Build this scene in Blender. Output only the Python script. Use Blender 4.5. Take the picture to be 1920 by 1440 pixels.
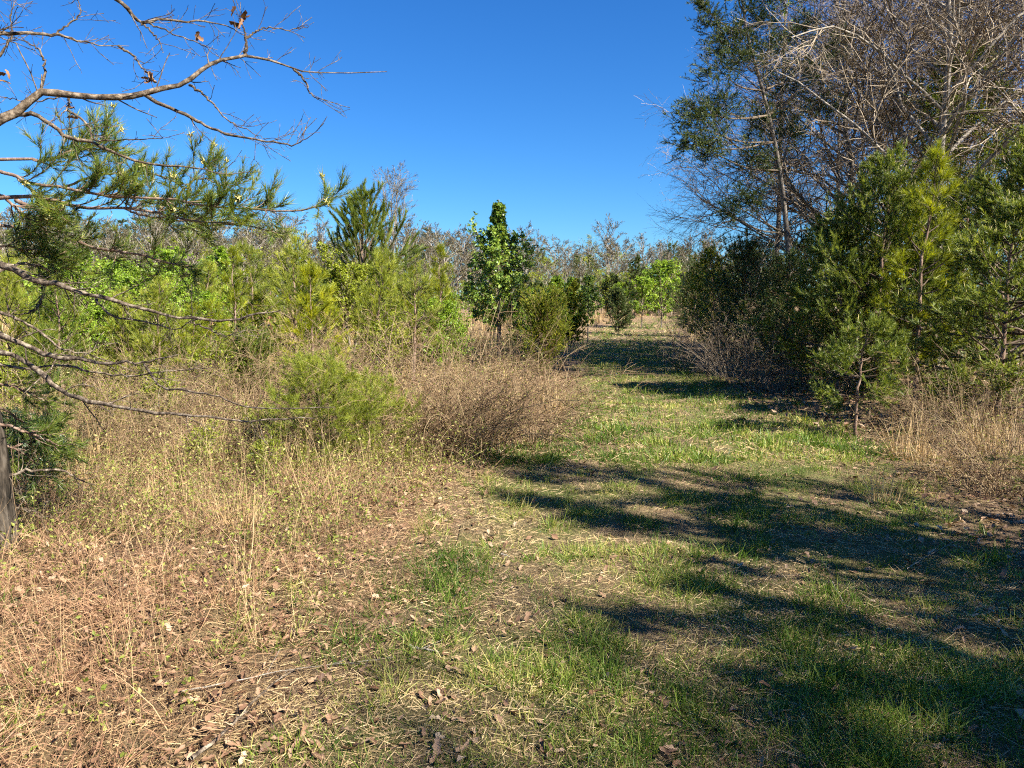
import bpy, math, time
import numpy as np
from mathutils import Vector

T0 = time.time()
for o in list(bpy.data.objects):
    bpy.data.objects.remove(o)
SC = bpy.context.scene
COL = SC.collection
PI = math.pi
R = math.radians

# ------------------------------------------------------------------ camera
CAM_H, PITCH, FPX = 1.6, 6.3, 1450.0
cam_d = bpy.data.cameras.new('camera')
cam_d.sensor_width = 36.0
cam_d.lens = 36.0 * FPX / 1920.0
cam_d.clip_start = 0.05
cam_d.clip_end = 2000.0
cam = bpy.data.objects.new('camera', cam_d)
COL.objects.link(cam)
cam.location = (0, 0, CAM_H)
cam.rotation_euler = (R(90 - PITCH), 0, 0)
SC.camera = cam

# ------------------------------------------------------------------ sky, sun, exposure
SUN_EL = 40.0
SUN_H = np.array([0.80, -0.60])             # horizontal direction towards the sun
SUN_H = SUN_H / np.linalg.norm(SUN_H)
world = bpy.data.worlds.new('World')
SC.world = world
world.use_nodes = True
wn = world.node_tree.nodes
wl = world.node_tree.links
wn.clear()
sky = wn.new('ShaderNodeTexSky')
sky.sky_type = 'NISHITA'
sky.sun_disc = False
sky.sun_elevation = R(SUN_EL)
sky.sun_rotation = math.atan2(SUN_H[0], SUN_H[1])
sky.altitude = 0.0
sky.air_density = 1.0
sky.dust_density = 0.2
sky.ozone_density = 4.5
bg = wn.new('ShaderNodeBackground')
bg.inputs['Strength'].default_value = 0.0445
wo = wn.new('ShaderNodeOutputWorld')
hsv = wn.new('ShaderNodeHueSaturation')
hsv.inputs['Saturation'].default_value = 1.22
wl.new(sky.outputs[0], hsv.inputs['Color'])
tone = wn.new('ShaderNodeMix')
tone.data_type = 'RGBA'
tone.blend_type = 'MULTIPLY'
tone.inputs[0].default_value = 1.0
tone.inputs[7].default_value = (0.50, 0.86, 1.20, 1)      # the phone's deep clear-air blue, the same over the whole sky
wl.new(hsv.outputs[0], tone.inputs[6])
wl.new(tone.outputs[2], bg.inputs['Color'])
wl.new(bg.outputs[0], wo.inputs['Surface'])

sun_d = bpy.data.lights.new('sun', 'SUN')
sun_d.energy = 5.0
sun_d.angle = R(0.5)
sun_d.color = (1.0, 0.94, 0.84)
sun = bpy.data.objects.new('sun', sun_d)
COL.objects.link(sun)
to_sun = Vector((SUN_H[0] * math.cos(R(SUN_EL)), SUN_H[1] * math.cos(R(SUN_EL)), math.sin(R(SUN_EL))))
sun.rotation_euler = (-to_sun).to_track_quat('-Z', 'Y').to_euler()
sun.location = (20, -15, 30)

vs = SC.view_settings
vs.view_transform = 'Standard'
vs.look = 'None'
vs.exposure = 1.68
vs.gamma = 1.0
vs.use_curve_mapping = False
SC.cycles.use_denoising = False
SC.cycles.use_adaptive_sampling = True
SC.cycles.adaptive_threshold = 0.03
SC.cycles.adaptive_min_samples = 16
SC.cycles.max_bounces = 4
SC.cycles.diffuse_bounces = 2
SC.cycles.glossy_bounces = 2
SC.cycles.transmission_bounces = 2
SC.cycles.transparent_max_bounces = 4
SC.cycles.caustics_reflective = False
SC.cycles.caustics_refractive = False
SC.cycles.filter_width = 1.15

# ------------------------------------------------------------------ small maths
def nrm(v):
    return v / np.maximum(np.linalg.norm(v, axis=-1, keepdims=True), 1e-9)

def hash2(ix, iy, seed):
    h = (ix.astype(np.int64) * 374761393 + iy.astype(np.int64) * 668265263 + seed * 974634777) & 0xFFFFFFFF
    h = ((h ^ (h >> 13)) * 1274126177) & 0xFFFFFFFF
    h = h ^ (h >> 16)
    return (h & 0xFFFF) / 65535.0

def vnoise(x, y, seed=0):
    x = np.asarray(x, float); y = np.asarray(y, float)
    x0 = np.floor(x); y0 = np.floor(y)
    fx = x - x0; fy = y - y0
    fx = fx * fx * (3 - 2 * fx); fy = fy * fy * (3 - 2 * fy)
    a = hash2(x0, y0, seed); b = hash2(x0 + 1, y0, seed)
    c = hash2(x0, y0 + 1, seed); d = hash2(x0 + 1, y0 + 1, seed)
    return (a * (1 - fx) + b * fx) * (1 - fy) + (c * (1 - fx) + d * fx) * fy

def fbm(x, y, seed=0, octv=4):
    s = 0.0; a = 0.5; n = 0.0
    for k in range(octv):
        s = s + a * vnoise(x * 2 ** k, y * 2 ** k, seed + k * 17)
        n += a; a *= 0.5
    return s / n

def sstep(a, b, x):
    t = np.clip((x - a) / (b - a), 0, 1)
    return t * t * (3 - 2 * t)

# the path: its left and right edge by distance
PL_Y = [-20, 2.0, 2.7, 6.8, 9.7, 19, 29, 38, 58, 75, 200]
PL_X = [-1.6, -0.95, -0.75, -0.2, 0.45, 1.75, 2.6, 4.2, 9.5, 17.0, 60]
PR_Y = [-20, 2.0, 5.0, 8.6, 11.6, 17.8, 29, 38, 58, 75, 200]
PR_X = [1.5, 2.6, 3.1, 4.0, 3.9, 4.3, 6.0, 8.0, 12.8, 20.5, 66]
def path_left(y): return np.interp(y, PL_Y, PL_X)
def path_right(y): return np.interp(y, PR_Y, PR_X)

def path_mask(x, y, soft=0.35):
    w = 0.5 * (fbm(x * 0.9, y * 0.9, 5, 3) - 0.5)
    l = path_left(y) + w; r = path_right(y) + w
    return sstep(l - soft, l + soft, x) * (1 - sstep(r - soft, r + soft, x))

def hgt(x, y):
    x = np.asarray(x, float); y = np.asarray(y, float)
    h = 0.22 * (fbm(x * 0.13, y * 0.13, 1, 3) - 0.5)
    h = h + 0.09 * (fbm(x * 0.8, y * 0.8, 2, 3) - 0.5)
    near = np.clip(1 - (np.hypot(x, y) - 8) / 12, 0, 1)
    dl = path_left(y) - x
    h = h + near * (0.05 + 0.09 * sstep(0.3, 1.2, dl)) * (fbm(x * 3.2, y * 3.2, 3, 3) - 0.5)
    h = h + 0.10 * sstep(0.2, 1.6, dl)                     # low bank beside the path
    dr = x - path_right(y)
    h = h + 0.10 * sstep(0.3, 2.0, dr)
    h = h + 1.6 * sstep(70, 160, y)
    return h

# pixel of the 1920 x 1440 photograph at a distance -> world point
cp, sp = math.cos(R(PITCH)), math.sin(R(PITCH))
def ray(u, v):
    a = (u - 960.0) / FPX; b = -(v - 720.0) / FPX
    return np.array([a, cp + b * sp, -sp + b * cp])
def at(u, v, y):
    r = ray(u, v)
    return np.array([0, 0, CAM_H]) + r * (y / r[1])
def on_ground(u, v):
    r = ray(u, v)
    t = CAM_H / -r[2]
    p = np.array([0, 0, CAM_H]) + r * t
    for _ in range(4):
        t = (CAM_H - float(hgt(p[0], p[1]))) / -r[2]
        p = np.array([0, 0, CAM_H]) + r * t
    p[2] = float(hgt(p[0], p[1]))
    return p
def ground(x, y):
    return np.array([x, y, float(hgt(x, y))])

# ------------------------------------------------------------------ mesh collector
class Geo:
    def __init__(self):
        self.v = []; self.f = []; self.m = []; self.t = []; self.n = 0
    def add(self, verts, faces, mat=0, tint=None):
        verts = np.asarray(verts, np.float32).reshape(-1, 3)
        faces = np.asarray(faces, np.int64)
        if len(faces) == 0:
            return
        self.v.append(verts); self.f.append(faces + self.n)
        self.m.append(np.full(len(faces), mat, np.int32))
        self.t.append(np.full(len(faces), 0.5, np.float32) if tint is None else np.asarray(tint, np.float32))
        self.n += len(verts)
    def mesh(self, name, mats, smooth=False):
        me = bpy.data.meshes.new(name)
        if self.n:
            v = np.concatenate(self.v)
            cnt = np.concatenate([np.full(len(f), f.shape[1], np.int32) for f in self.f])
            loops = np.concatenate([f.ravel() for f in self.f]).astype(np.int32)
            me.vertices.add(len(v)); me.vertices.foreach_set('co', v.ravel())
            me.loops.add(len(loops)); me.loops.foreach_set('vertex_index', loops)
            me.polygons.add(len(cnt))
            st = np.concatenate([[0], np.cumsum(cnt)[:-1]]).astype(np.int32)
            me.polygons.foreach_set('loop_start', st)
            me.polygons.foreach_set('material_index', np.concatenate(self.m))
            if smooth:
                me.polygons.foreach_set('use_smooth', np.ones(len(cnt), bool))
            a = me.attributes.new('tint', 'FLOAT', 'FACE')
            a.data.foreach_set('value', np.concatenate(self.t))
            me.update(calc_edges=True)
        for m in (mats if isinstance(mats, (list, tuple)) else [mats]):
            me.materials.append(m)
        return me
    def obj(self, name, mats, parent=None, smooth=False):
        o = bpy.data.objects.new(name, self.mesh(name, mats, smooth))
        COL.objects.link(o)
        if parent is not None:
            o.parent = parent
        return o

def tag(o, label=None, cat=None, group=None, kind=None):
    if label: o['label'] = label
    if cat: o['category'] = cat
    if group: o['group'] = group
    if kind: o['kind'] = kind
    return o

def thing(name, label, cat, loc=(0, 0, 0), group=None, rz=0.0, sc=1.0):
    o = bpy.data.objects.new(name, None)
    o.empty_display_size = 0.2
    COL.objects.link(o)
    o.location = tuple(float(c) for c in loc)
    o.rotation_euler = (0, 0, rz)
    o.scale = (sc, sc, sc)
    return tag(o, label, cat, group)

KIDS = {}
def copy_thing(root, loc, rz, sc, label, group=None, tilt=0.0, sz=None):
    c = root.copy(); COL.objects.link(c)
    c.location = tuple(float(q) for q in loc); c.rotation_euler = (tilt, 0, rz)
    c.scale = (sc, sc, sz if sz else sc)
    tag(c, label)
    if group: c['group'] = group
    elif 'group' in c: del c['group']
    if root.name not in KIDS:
        KIDS[root.name] = [k for k in bpy.data.objects if k.parent == root]
    for ch in KIDS[root.name]:
        d = ch.copy(); COL.objects.link(d); d.parent = c
    return c

# ------------------------------------------------------------------ shape helpers (all vectorised)
def tubes(g, P, Rd, sides=5, mat=0, tint=None):
    P = np.asarray(P, float); Rd = np.asarray(Rd, float)
    if P.ndim == 2: P = P[None]; Rd = Rd[None]
    N, K, _ = P.shape
    if N == 0: return
    T = np.gradient(P, axis=1); T = nrm(T)
    mean = nrm(P[:, -1] - P[:, 0] + 1e-6)
    ref = np.where(np.abs(mean[:, 2:3]) < 0.8, np.array([[0, 0, 1.0]]), np.array([[1.0, 0, 0]]))
    ref = np.repeat(ref[:, None, :], K, 1)
    U = nrm(ref - np.sum(ref * T, -1, keepdims=True) * T)
    V = np.cross(T, U)
    a = np.arange(sides) * 2 * PI / sides
    ring = P[:, :, None, :] + Rd[:, :, None, None] * (np.cos(a)[None, None, :, None] * U[:, :, None, :] + np.sin(a)[None, None, :, None] * V[:, :, None, :])
    idx = np.arange(N * K * sides).reshape(N, K, sides)
    nx = np.roll(idx, -1, 2)
    F = np.stack([idx[:, :-1], nx[:, :-1], nx[:, 1:], idx[:, 1:]], -1).reshape(-1, 4)
    if tint is not None:
        tint = np.repeat(np.asarray(tint), (K - 1) * sides)
    g.add(ring.reshape(-1, 3), F, mat, tint)

def thin(g, P, Rd, rng, mat=0, tint=None):
    ribbons(g, P, Rd * 2.2, mat, tint, rng)

def ribbons(g, P, W, mat=0, tint=None, rng=None, flat=0.0):
    """flat strips along paths P (N,K,3), width W (N,K)"""
    N, K, _ = P.shape
    if N == 0: return
    T = nrm(np.gradient(P, axis=1))
    r = nrm(rng.normal(size=(N, 3)) * np.array([1, 1, 1 - flat]))
    r = np.repeat(r[:, None, :], K, 1)
    U = nrm(np.cross(T, r))
    L = P - U * W[:, :, None] * 0.5; Q = P + U * W[:, :, None] * 0.5
    V = np.stack([L, Q], 2).reshape(-1, 3)
    idx = np.arange(N * K * 2).reshape(N, K, 2)
    F = np.stack([idx[:, :-1, 0], idx[:, :-1, 1], idx[:, 1:, 1], idx[:, 1:, 0]], -1).reshape(-1, 4)
    if tint is not None:
        tint = np.repeat(np.asarray(tint), K - 1)
    g.add(V, F, mat, tint)

def grow(base, d, length, K, wob, up, rng):
    """paths from base along d, bending up (or down) and wobbling"""
    N = len(base)
    P = np.zeros((N, K, 3)); P[:, 0] = base
    d = nrm(d.copy()); step = (np.asarray(length) / (K - 1)).reshape(-1, 1)
    up = np.broadcast_to(np.asarray(up, float), (N,)).reshape(-1, 1)
    for k in range(1, K):
        P[:, k] = P[:, k - 1] + d * step
        d = nrm(d + rng.normal(size=(N, 3)) * wob + np.array([[0, 0, 1.0]]) * up)
    return P

def along(P, t):
    """points and tangents at parameter t (N,n) of the paths P (N,K,3)"""
    N, K, _ = P.shape
    f = np.clip(t, 0, 0.9999) * (K - 1)
    i = np.floor(f).astype(int); w = (f - i)[..., None]
    r = np.arange(N)[:, None]
    a = P[r, i]; b = P[r, i + 1]
    return a * (1 - w) + b * w, nrm(b - a)

def perp(T, rng):
    r = rng.normal(size=T.shape)
    return nrm(r - np.sum(r * T, -1, keepdims=True) * T)

def sprout(P, Rd, n, t0, t1, ang, dang, length, K, wob, up, rng, taper=0.35, planar=0.0, ratio=0.55, tip=0.25, ladder=False):
    """n side shoots on every path; length (N,) or scalar is shortened towards the tip by taper"""
    N = len(P)
    if ladder:
        t = np.linspace(t0, t1, n)[None, :] + rng.uniform(-0.5, 0.5, (N, n)) * (t1 - t0) / n
    else:
        t = rng.uniform(t0, t1, (N, n))
    B, T = along(P, t)
    q = perp(T, rng)
    if planar > 0:
        q[..., 2] *= (1 - planar); q = nrm(q - np.sum(q * T, -1, keepdims=True) * T)
    a = ang + rng.normal(size=(N, n)) * dang
    d = np.cos(a)[..., None] * T + np.sin(a)[..., None] * q
    L = np.broadcast_to(np.asarray(length, float).reshape(-1, 1), (N, n)) * (1 - taper * (t - t0) / max(t1 - t0, 1e-6)) * rng.uniform(0.6, 1.25, (N, n))
    pr = Rd[np.arange(N)[:, None], np.clip((t * (P.shape[1] - 1)).astype(int), 0, P.shape[1] - 1)]
    C = grow(B.reshape(-1, 3), d.reshape(-1, 3), L.ravel(), K, wob, up, rng)
    r0 = (pr * ratio).ravel()[:, None]
    CR = r0 * np.linspace(1, tip, K)[None, :]
    return C, CR

def needles(g, P, per_m, t0, ln, wd, phi, rng, mat=0, tint_off=0.0, tint_sp=0.25, pmin=10, up=0.0):
    """needle triangles along the shoots P, thickest at their ends"""
    L = np.linalg.norm(np.diff(P, axis=1), axis=2).sum(1)
    cnt = np.maximum((L * (1 - t0) * per_m).astype(int), pmin)
    ii = np.repeat(np.arange(len(P)), cnt)
    M = len(ii)
    if M == 0: return
    t = t0 + (1 - t0) * rng.uniform(0, 1, M) ** 0.8
    K = P.shape[1]
    f = np.clip(t, 0, 0.9999) * (K - 1); i = np.floor(f).astype(int); w = (f - i)[:, None]
    a = P[ii, i]; b = P[ii, i + 1]
    B = a * (1 - w) + b * w; T = nrm(b - a)
    q = perp(T, rng)
    an = phi * rng.uniform(0.45, 1.25, M)[:, None] * (1.15 - 0.5 * t[:, None])
    d = nrm(np.cos(an) * T + np.sin(an) * q + np.array([[0, 0, up]]))
    l = ln * rng.uniform(0.7, 1.15, M)[:, None]
    s = nrm(np.cross(d, rng.normal(size=(M, 3)))) * wd * 0.5
    V = np.stack([B - s, B + s, B + d * l], 1).reshape(-1, 3)
    F = np.arange(M * 3).reshape(M, 3)
    sh = rng.uniform(-0.5, 0.5, len(P))[ii]
    tint = np.clip(0.42 + tint_off + sh * 0.5 + 0.5 * (t - 0.5) + rng.uniform(-1, 1, M) * tint_sp, 0, 1)   # paler ends: young growth, plus sunlight on the tips put into the tint
    g.add(V, F, mat, tint)

def leaves(g, C, d, nl, size, rng, mat=0, aspect=0.62, tint=None, fold=0.12):
    """kite leaves with a fold down the middle: C base (M,3), d direction, nl approximate normal"""
    M = len(C)
    if M == 0: return
    d = nrm(d); s = nrm(np.cross(d, nl)); n = np.cross(s, d)
    l = (size * rng.uniform(0.65, 1.2, M))[:, None]
    w = l * aspect * 0.5
    m1 = C + d * l * 0.42
    A = C; Bv = m1 + s * w + n * l * fold; Cc = C + d * l - n * l * 0.08; D = m1 - s * w + n * l * fold
    V = np.stack([A, Bv, Cc, D], 1).reshape(-1, 3)
    i = np.arange(M)[:, None] * 4
    F = np.concatenate([i + np.array([[0, 1, 2]]), i + np.array([[0, 2, 3]])], 0)
    if tint is None: tint = rng.uniform(0, 1, M)
    g.add(V, F, mat, np.concatenate([tint, tint]))

def leaf_shoots(g, P, n, size, rng, mat=0, t0=0.15, droop=0.4, aspect=0.62):
    N = len(P)
    t = rng.uniform(t0, 1, (N, n))
    B, T = along(P, t)
    q = perp(T, rng)
    d = nrm(T * 0.5 + q * 0.9 + np.array([0, 0, -droop]))
    nl = nrm(rng.normal(size=d.shape) * 0.7 + np.array([0, 0, 1.0]))
    sh = np.repeat(rng.uniform(-0.25, 0.25, N)[:, None], n, 1)
    tint = np.clip(0.5 + sh + rng.uniform(-0.35, 0.35, (N, n)), 0, 1).ravel()
    leaves(g, B.reshape(-1, 3), d.reshape(-1, 3), nl.reshape(-1, 3), size, rng, mat, aspect, tint)

def catmull(pts, n):
    """smooth polyline through control rows"""
    p = np.asarray(pts, float)
    p = np.vstack([2 * p[0] - p[1], p, 2 * p[-1] - p[-2]])
    out = []
    S = len(p) - 3
    for q in np.linspace(0, S, n):
        i = min(int(q), S - 1); t = q - i
        a, b, c, d = p[i], p[i + 1], p[i + 2], p[i + 3]
        out.append(0.5 * (2 * b + (c - a) * t + (2 * a - 5 * b + 4 * c - d) * t * t + (3 * b - a - 3 * c + d) * t ** 3))
    return np.array(out)

# ------------------------------------------------------------------ materials
def principled(name):
    m = bpy.data.materials.new(name); m.use_nodes = True
    nt = m.node_tree
    return m, nt.nodes, nt.links, nt.nodes['Principled BSDF'], nt.nodes['Material Output']

def ramp(nodes, stops, interp='LINEAR'):
    r = nodes.new('ShaderNodeValToRGB')
    r.color_ramp.interpolation = interp
    while len(r.color_ramp.elements) < len(stops):
        r.color_ramp.elements.new(0.5)
    for e, (p, c) in zip(r.color_ramp.elements, stops):
        e.position = p; e.color = (c[0], c[1], c[2], 1)
    return r

def foliage(name, stops, trans=0.35, rough=0.5, spec=0.35, inst=None, tcol=1.25):
    """two-sided leaf: gloss and diffuse in front, light let through from behind; colour by each leaf's own tint"""
    m, N, L, b, out = principled(name)
    a = N.new('ShaderNodeAttribute'); a.attribute_name = 'tint'
    fac = a.outputs['Fac']
    if inst:
        ai = N.new('ShaderNodeAttribute'); ai.attribute_type = 'INSTANCER'; ai.attribute_name = 'ptint'
        mx = N.new('ShaderNodeMath'); mx.operation = 'MULTIPLY_ADD'
        L.new(ai.outputs['Fac'], mx.inputs[0]); mx.inputs[1].default_value = inst
        sc = N.new('ShaderNodeMath'); sc.operation = 'MULTIPLY'
        L.new(fac, sc.inputs[0]); sc.inputs[1].default_value = 1.0 - inst
        L.new(sc.outputs[0], mx.inputs[2]); fac = mx.outputs[0]
    r = ramp(N, stops); L.new(fac, r.inputs['Fac'])
    L.new(r.outputs['Color'], b.inputs['Base Color'])
    b.inputs['Roughness'].default_value = rough
    b.inputs['Specular IOR Level'].default_value = spec
    tr = N.new('ShaderNodeBsdfTranslucent')
    mul = N.new('ShaderNodeMix'); mul.data_type = 'RGBA'; mul.blend_type = 'MULTIPLY'
    mul.inputs[0].default_value = 1.0
    L.new(r.outputs['Color'], mul.inputs[6]); mul.inputs[7].default_value = (tcol * 1.05, tcol, tcol * 0.55, 1)
    L.new(mul.outputs[2], tr.inputs['Color'])
    mix = N.new('ShaderNodeMixShader'); mix.inputs[0].default_value = trans
    L.new(b.outputs[0], mix.inputs[1]); L.new(tr.outputs[0], mix.inputs[2])
    L.new(mix.outputs[0], out.inputs['Surface'])
    return m

def bark(name, stops, scale=30.0, stretch=0.25, bump=0.6, rough=0.9, lichen=None):
    m, N, L, b, out = principled(name)
    tc = N.new('ShaderNodeTexCoord'); mp = N.new('ShaderNodeMapping')
    mp.inputs['Scale'].default_value = (1, 1, stretch)
    L.new(tc.outputs['Object'], mp.inputs['Vector'])
    n1 = N.new('ShaderNodeTexNoise'); n1.inputs['Scale'].default_value = scale; n1.inputs['Detail'].default_value = 6
    n1.inputs['Roughness'].default_value = 0.65
    L.new(mp.outputs[0], n1.inputs['Vector'])
    r = ramp(N, stops); L.new(n1.outputs['Fac'], r.inputs['Fac'])
    col = r.outputs['Color']
    if lichen:
        n2 = N.new('ShaderNodeTexNoise'); n2.inputs['Scale'].default_value = 9; n2.inputs['Detail'].default_value = 4
        L.new(tc.outputs['Object'], n2.inputs['Vector'])
        rr = ramp(N, [(0.5, (0, 0, 0)), (0.62, (1, 1, 1))]); L.new(n2.outputs['Fac'], rr.inputs['Fac'])
        mx = N.new('ShaderNodeMix'); mx.data_type = 'RGBA'
        L.new(rr.outputs['Color'], mx.inputs[0]); L.new(col, mx.inputs[6]); mx.inputs[7].default_value = (*lichen, 1)
        col = mx.outputs[2]
    L.new(col, b.inputs['Base Color'])
    b.inputs['Roughness'].default_value = rough
    b.inputs['Specular IOR Level'].default_value = 0.15
    bp = N.new('ShaderNodeBump'); bp.inputs['Strength'].default_value = bump; bp.inputs['Distance'].default_value = 0.01
    L.new(n1.outputs['Fac'], bp.inputs['Height']); L.new(bp.outputs[0], b.inputs['Normal'])
    return m

def twigmat(name, stops, rough=0.7):
    m, N, L, b, out = principled(name)
    a = N.new('ShaderNodeAttribute'); a.attribute_name = 'tint'
    r = ramp(N, stops); L.new(a.outputs['Fac'], r.inputs['Fac'])
    L.new(r.outputs['Color'], b.inputs['Base Color'])
    b.inputs['Roughness'].default_value = rough
    b.inputs['Specular IOR Level'].default_value = 0.25
    return m

M = {}
M['needle'] = foliage('needle_green', [(0.0, (0.049, 0.078, 0.014)), (0.5, (0.137, 0.186, 0.023)), (1.0, (0.295, 0.307, 0.036))], 0.42, 0.45, 0.4)
M['needle_yellow'] = foliage('needle_yellow', [(0.0, (0.103, 0.134, 0.010)), (0.5, (0.262, 0.296, 0.014)), (1.0, (0.488, 0.466, 0.024))], 0.42, 0.45, 0.4)
M['needle_olive'] = foliage('needle_olive', [(0.0, (0.104, 0.139, 0.019)), (0.5, (0.219, 0.264, 0.030)), (1.0, (0.418, 0.426, 0.057))], 0.42, 0.5, 0.35)
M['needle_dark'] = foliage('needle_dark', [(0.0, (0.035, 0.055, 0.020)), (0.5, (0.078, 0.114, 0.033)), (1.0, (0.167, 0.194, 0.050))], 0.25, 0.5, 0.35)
M['needle_near'] = foliage('needle_near', [(0.0, (0.056, 0.099, 0.024)), (0.5, (0.145, 0.209, 0.035)), (1.0, (0.334, 0.356, 0.061))], 0.42, 0.4, 0.45)
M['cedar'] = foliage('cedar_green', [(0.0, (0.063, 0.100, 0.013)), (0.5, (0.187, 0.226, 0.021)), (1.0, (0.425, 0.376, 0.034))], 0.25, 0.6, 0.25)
M['leaf_pear'] = foliage('leaf_pear', [(0.0, (0.065, 0.116, 0.022)), (0.5, (0.161, 0.255, 0.041)), (1.0, (0.390, 0.468, 0.084))], 0.30, 0.32, 0.5)
M['leaf_bright'] = foliage('leaf_bright', [(0.0, (0.103, 0.179, 0.015)), (0.5, (0.207, 0.323, 0.027)), (1.0, (0.372, 0.482, 0.062))], 0.42, 0.4, 0.4)
M['leaf_olive'] = foliage('leaf_olive', [(0.0, (0.117, 0.158, 0.014)), (0.5, (0.242, 0.290, 0.025)), (1.0, (0.426, 0.455, 0.050))], 0.42, 0.5, 0.3)
M['leaf_dark'] = foliage('leaf_dark', [(0.0, (0.015, 0.028, 0.010)), (0.5, (0.035, 0.060, 0.018)), (1.0, (0.075, 0.110, 0.030))], 0.25, 0.35, 0.45)
M['needle_bushy'] = foliage('needle_bushy', [(0.0, (0.036, 0.061, 0.012)), (0.5, (0.126, 0.171, 0.024)), (1.0, (0.324, 0.354, 0.060))], 0.38, 0.45, 0.4)
M['leaf_dead'] = foliage('leaf_dead', [(0.0, (0.10, 0.045, 0.022)), (0.5, (0.24, 0.125, 0.062)), (1.0, (0.42, 0.27, 0.15))], 0.15, 0.65, 0.2)
M['candle'] = foliage('pine_candle', [(0.0, (0.30, 0.27, 0.09)), (1.0, (0.62, 0.52, 0.22))], 0.1, 0.6, 0.3)
M['grass'] = foliage('grass_green', [(0.0, (0.052, 0.103, 0.013)), (0.35, (0.113, 0.193, 0.024)), (0.65, (0.239, 0.310, 0.050)), (1.0, (0.609, 0.510, 0.192))], 0.40, 0.45, 0.3)
M['straw'] = foliage('straw', [(0.0, (0.175, 0.109, 0.054)), (0.5, (0.371, 0.258, 0.129)), (1.0, (0.638, 0.484, 0.259))], 0.12, 0.6, 0.25)
M['straw_pink'] = foliage('straw_pink', [(0.0, (0.122, 0.060, 0.033)), (0.5, (0.277, 0.154, 0.084)), (1.0, (0.472, 0.303, 0.166))], 0.12, 0.6, 0.25)
M['sedge'] = foliage('broom_sedge', [(0.0, (0.218, 0.123, 0.052)), (0.5, (0.437, 0.294, 0.133)), (1.0, (0.646, 0.494, 0.275))], 0.15, 0.6, 0.25)
M['litter'] = foliage('leaf_litter', [(0.0, (0.092, 0.046, 0.026)), (0.45, (0.239, 0.138, 0.078)), (0.8, (0.368, 0.244, 0.147)), (1.0, (0.432, 0.322, 0.212))], 0.08, 0.6, 0.3)
M['weed'] = foliage('weed_leaf', [(0.0, (0.081, 0.109, 0.017)), (0.4, (0.202, 0.237, 0.037)), (0.75, (0.347, 0.372, 0.086)), (1.0, (0.462, 0.347, 0.158))], 0.35, 0.5, 0.3)
M['twig'] = twigmat('twig_grey', [(0.0, (0.071, 0.049, 0.032)), (0.5, (0.188, 0.142, 0.094)), (1.0, (0.400, 0.320, 0.220))])
M['twig_far'] = twigmat('twig_far', [(0.0, (0.056, 0.046, 0.027)), (0.5, (0.119, 0.100, 0.057)), (1.0, (0.199, 0.171, 0.100))])
M['twig_brown'] = twigmat('twig_brown', [(0.0, (0.083, 0.048, 0.026)), (0.5, (0.193, 0.125, 0.067)), (1.0, (0.396, 0.296, 0.158))])
M['twig_pine'] = twigmat('twig_pine', [(0.0, (0.045, 0.030, 0.020)), (0.5, (0.105, 0.072, 0.048)), (1.0, (0.22, 0.165, 0.115))])
M['bark_near'] = bark('bark_near', [(0.38, (0.008, 0.007, 0.005)), (0.5, (0.043, 0.034, 0.025)), (0.62, (0.097, 0.080, 0.061))], 22, 0.22, 1.0)  # dark bark, its colour deepened further to carry shade at the left edge
M['bark_grey'] = bark('bark_grey', [(0.3, (0.055, 0.045, 0.036)), (0.5, (0.15, 0.125, 0.10)), (0.7, (0.30, 0.265, 0.22))], 40, 0.3, 0.7)
M['bark_pale'] = bark('bark_pale', [(0.3, (0.10, 0.085, 0.068)), (0.5, (0.26, 0.225, 0.18)), (0.7, (0.44, 0.39, 0.32))], 26, 0.35, 0.6)
M['bark_pine'] = bark('bark_pine', [(0.3, (0.070, 0.040, 0.028)), (0.5, (0.19, 0.125, 0.088)), (0.7, (0.34, 0.255, 0.195))], 34, 0.3, 0.9)
M['bark_dead'] = bark('bark_dead', [(0.35, (0.025, 0.019, 0.014)), (0.5, (0.111, 0.083, 0.060)), (0.65, (0.306, 0.255, 0.187))], 30, 1.0, 0.8)
M['bark_oak'] = bark('bark_oak', [(0.35, (0.024, 0.017, 0.012)), (0.5, (0.102, 0.075, 0.050)), (0.65, (0.252, 0.197, 0.140))], 38, 1.0, 0.9)

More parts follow.
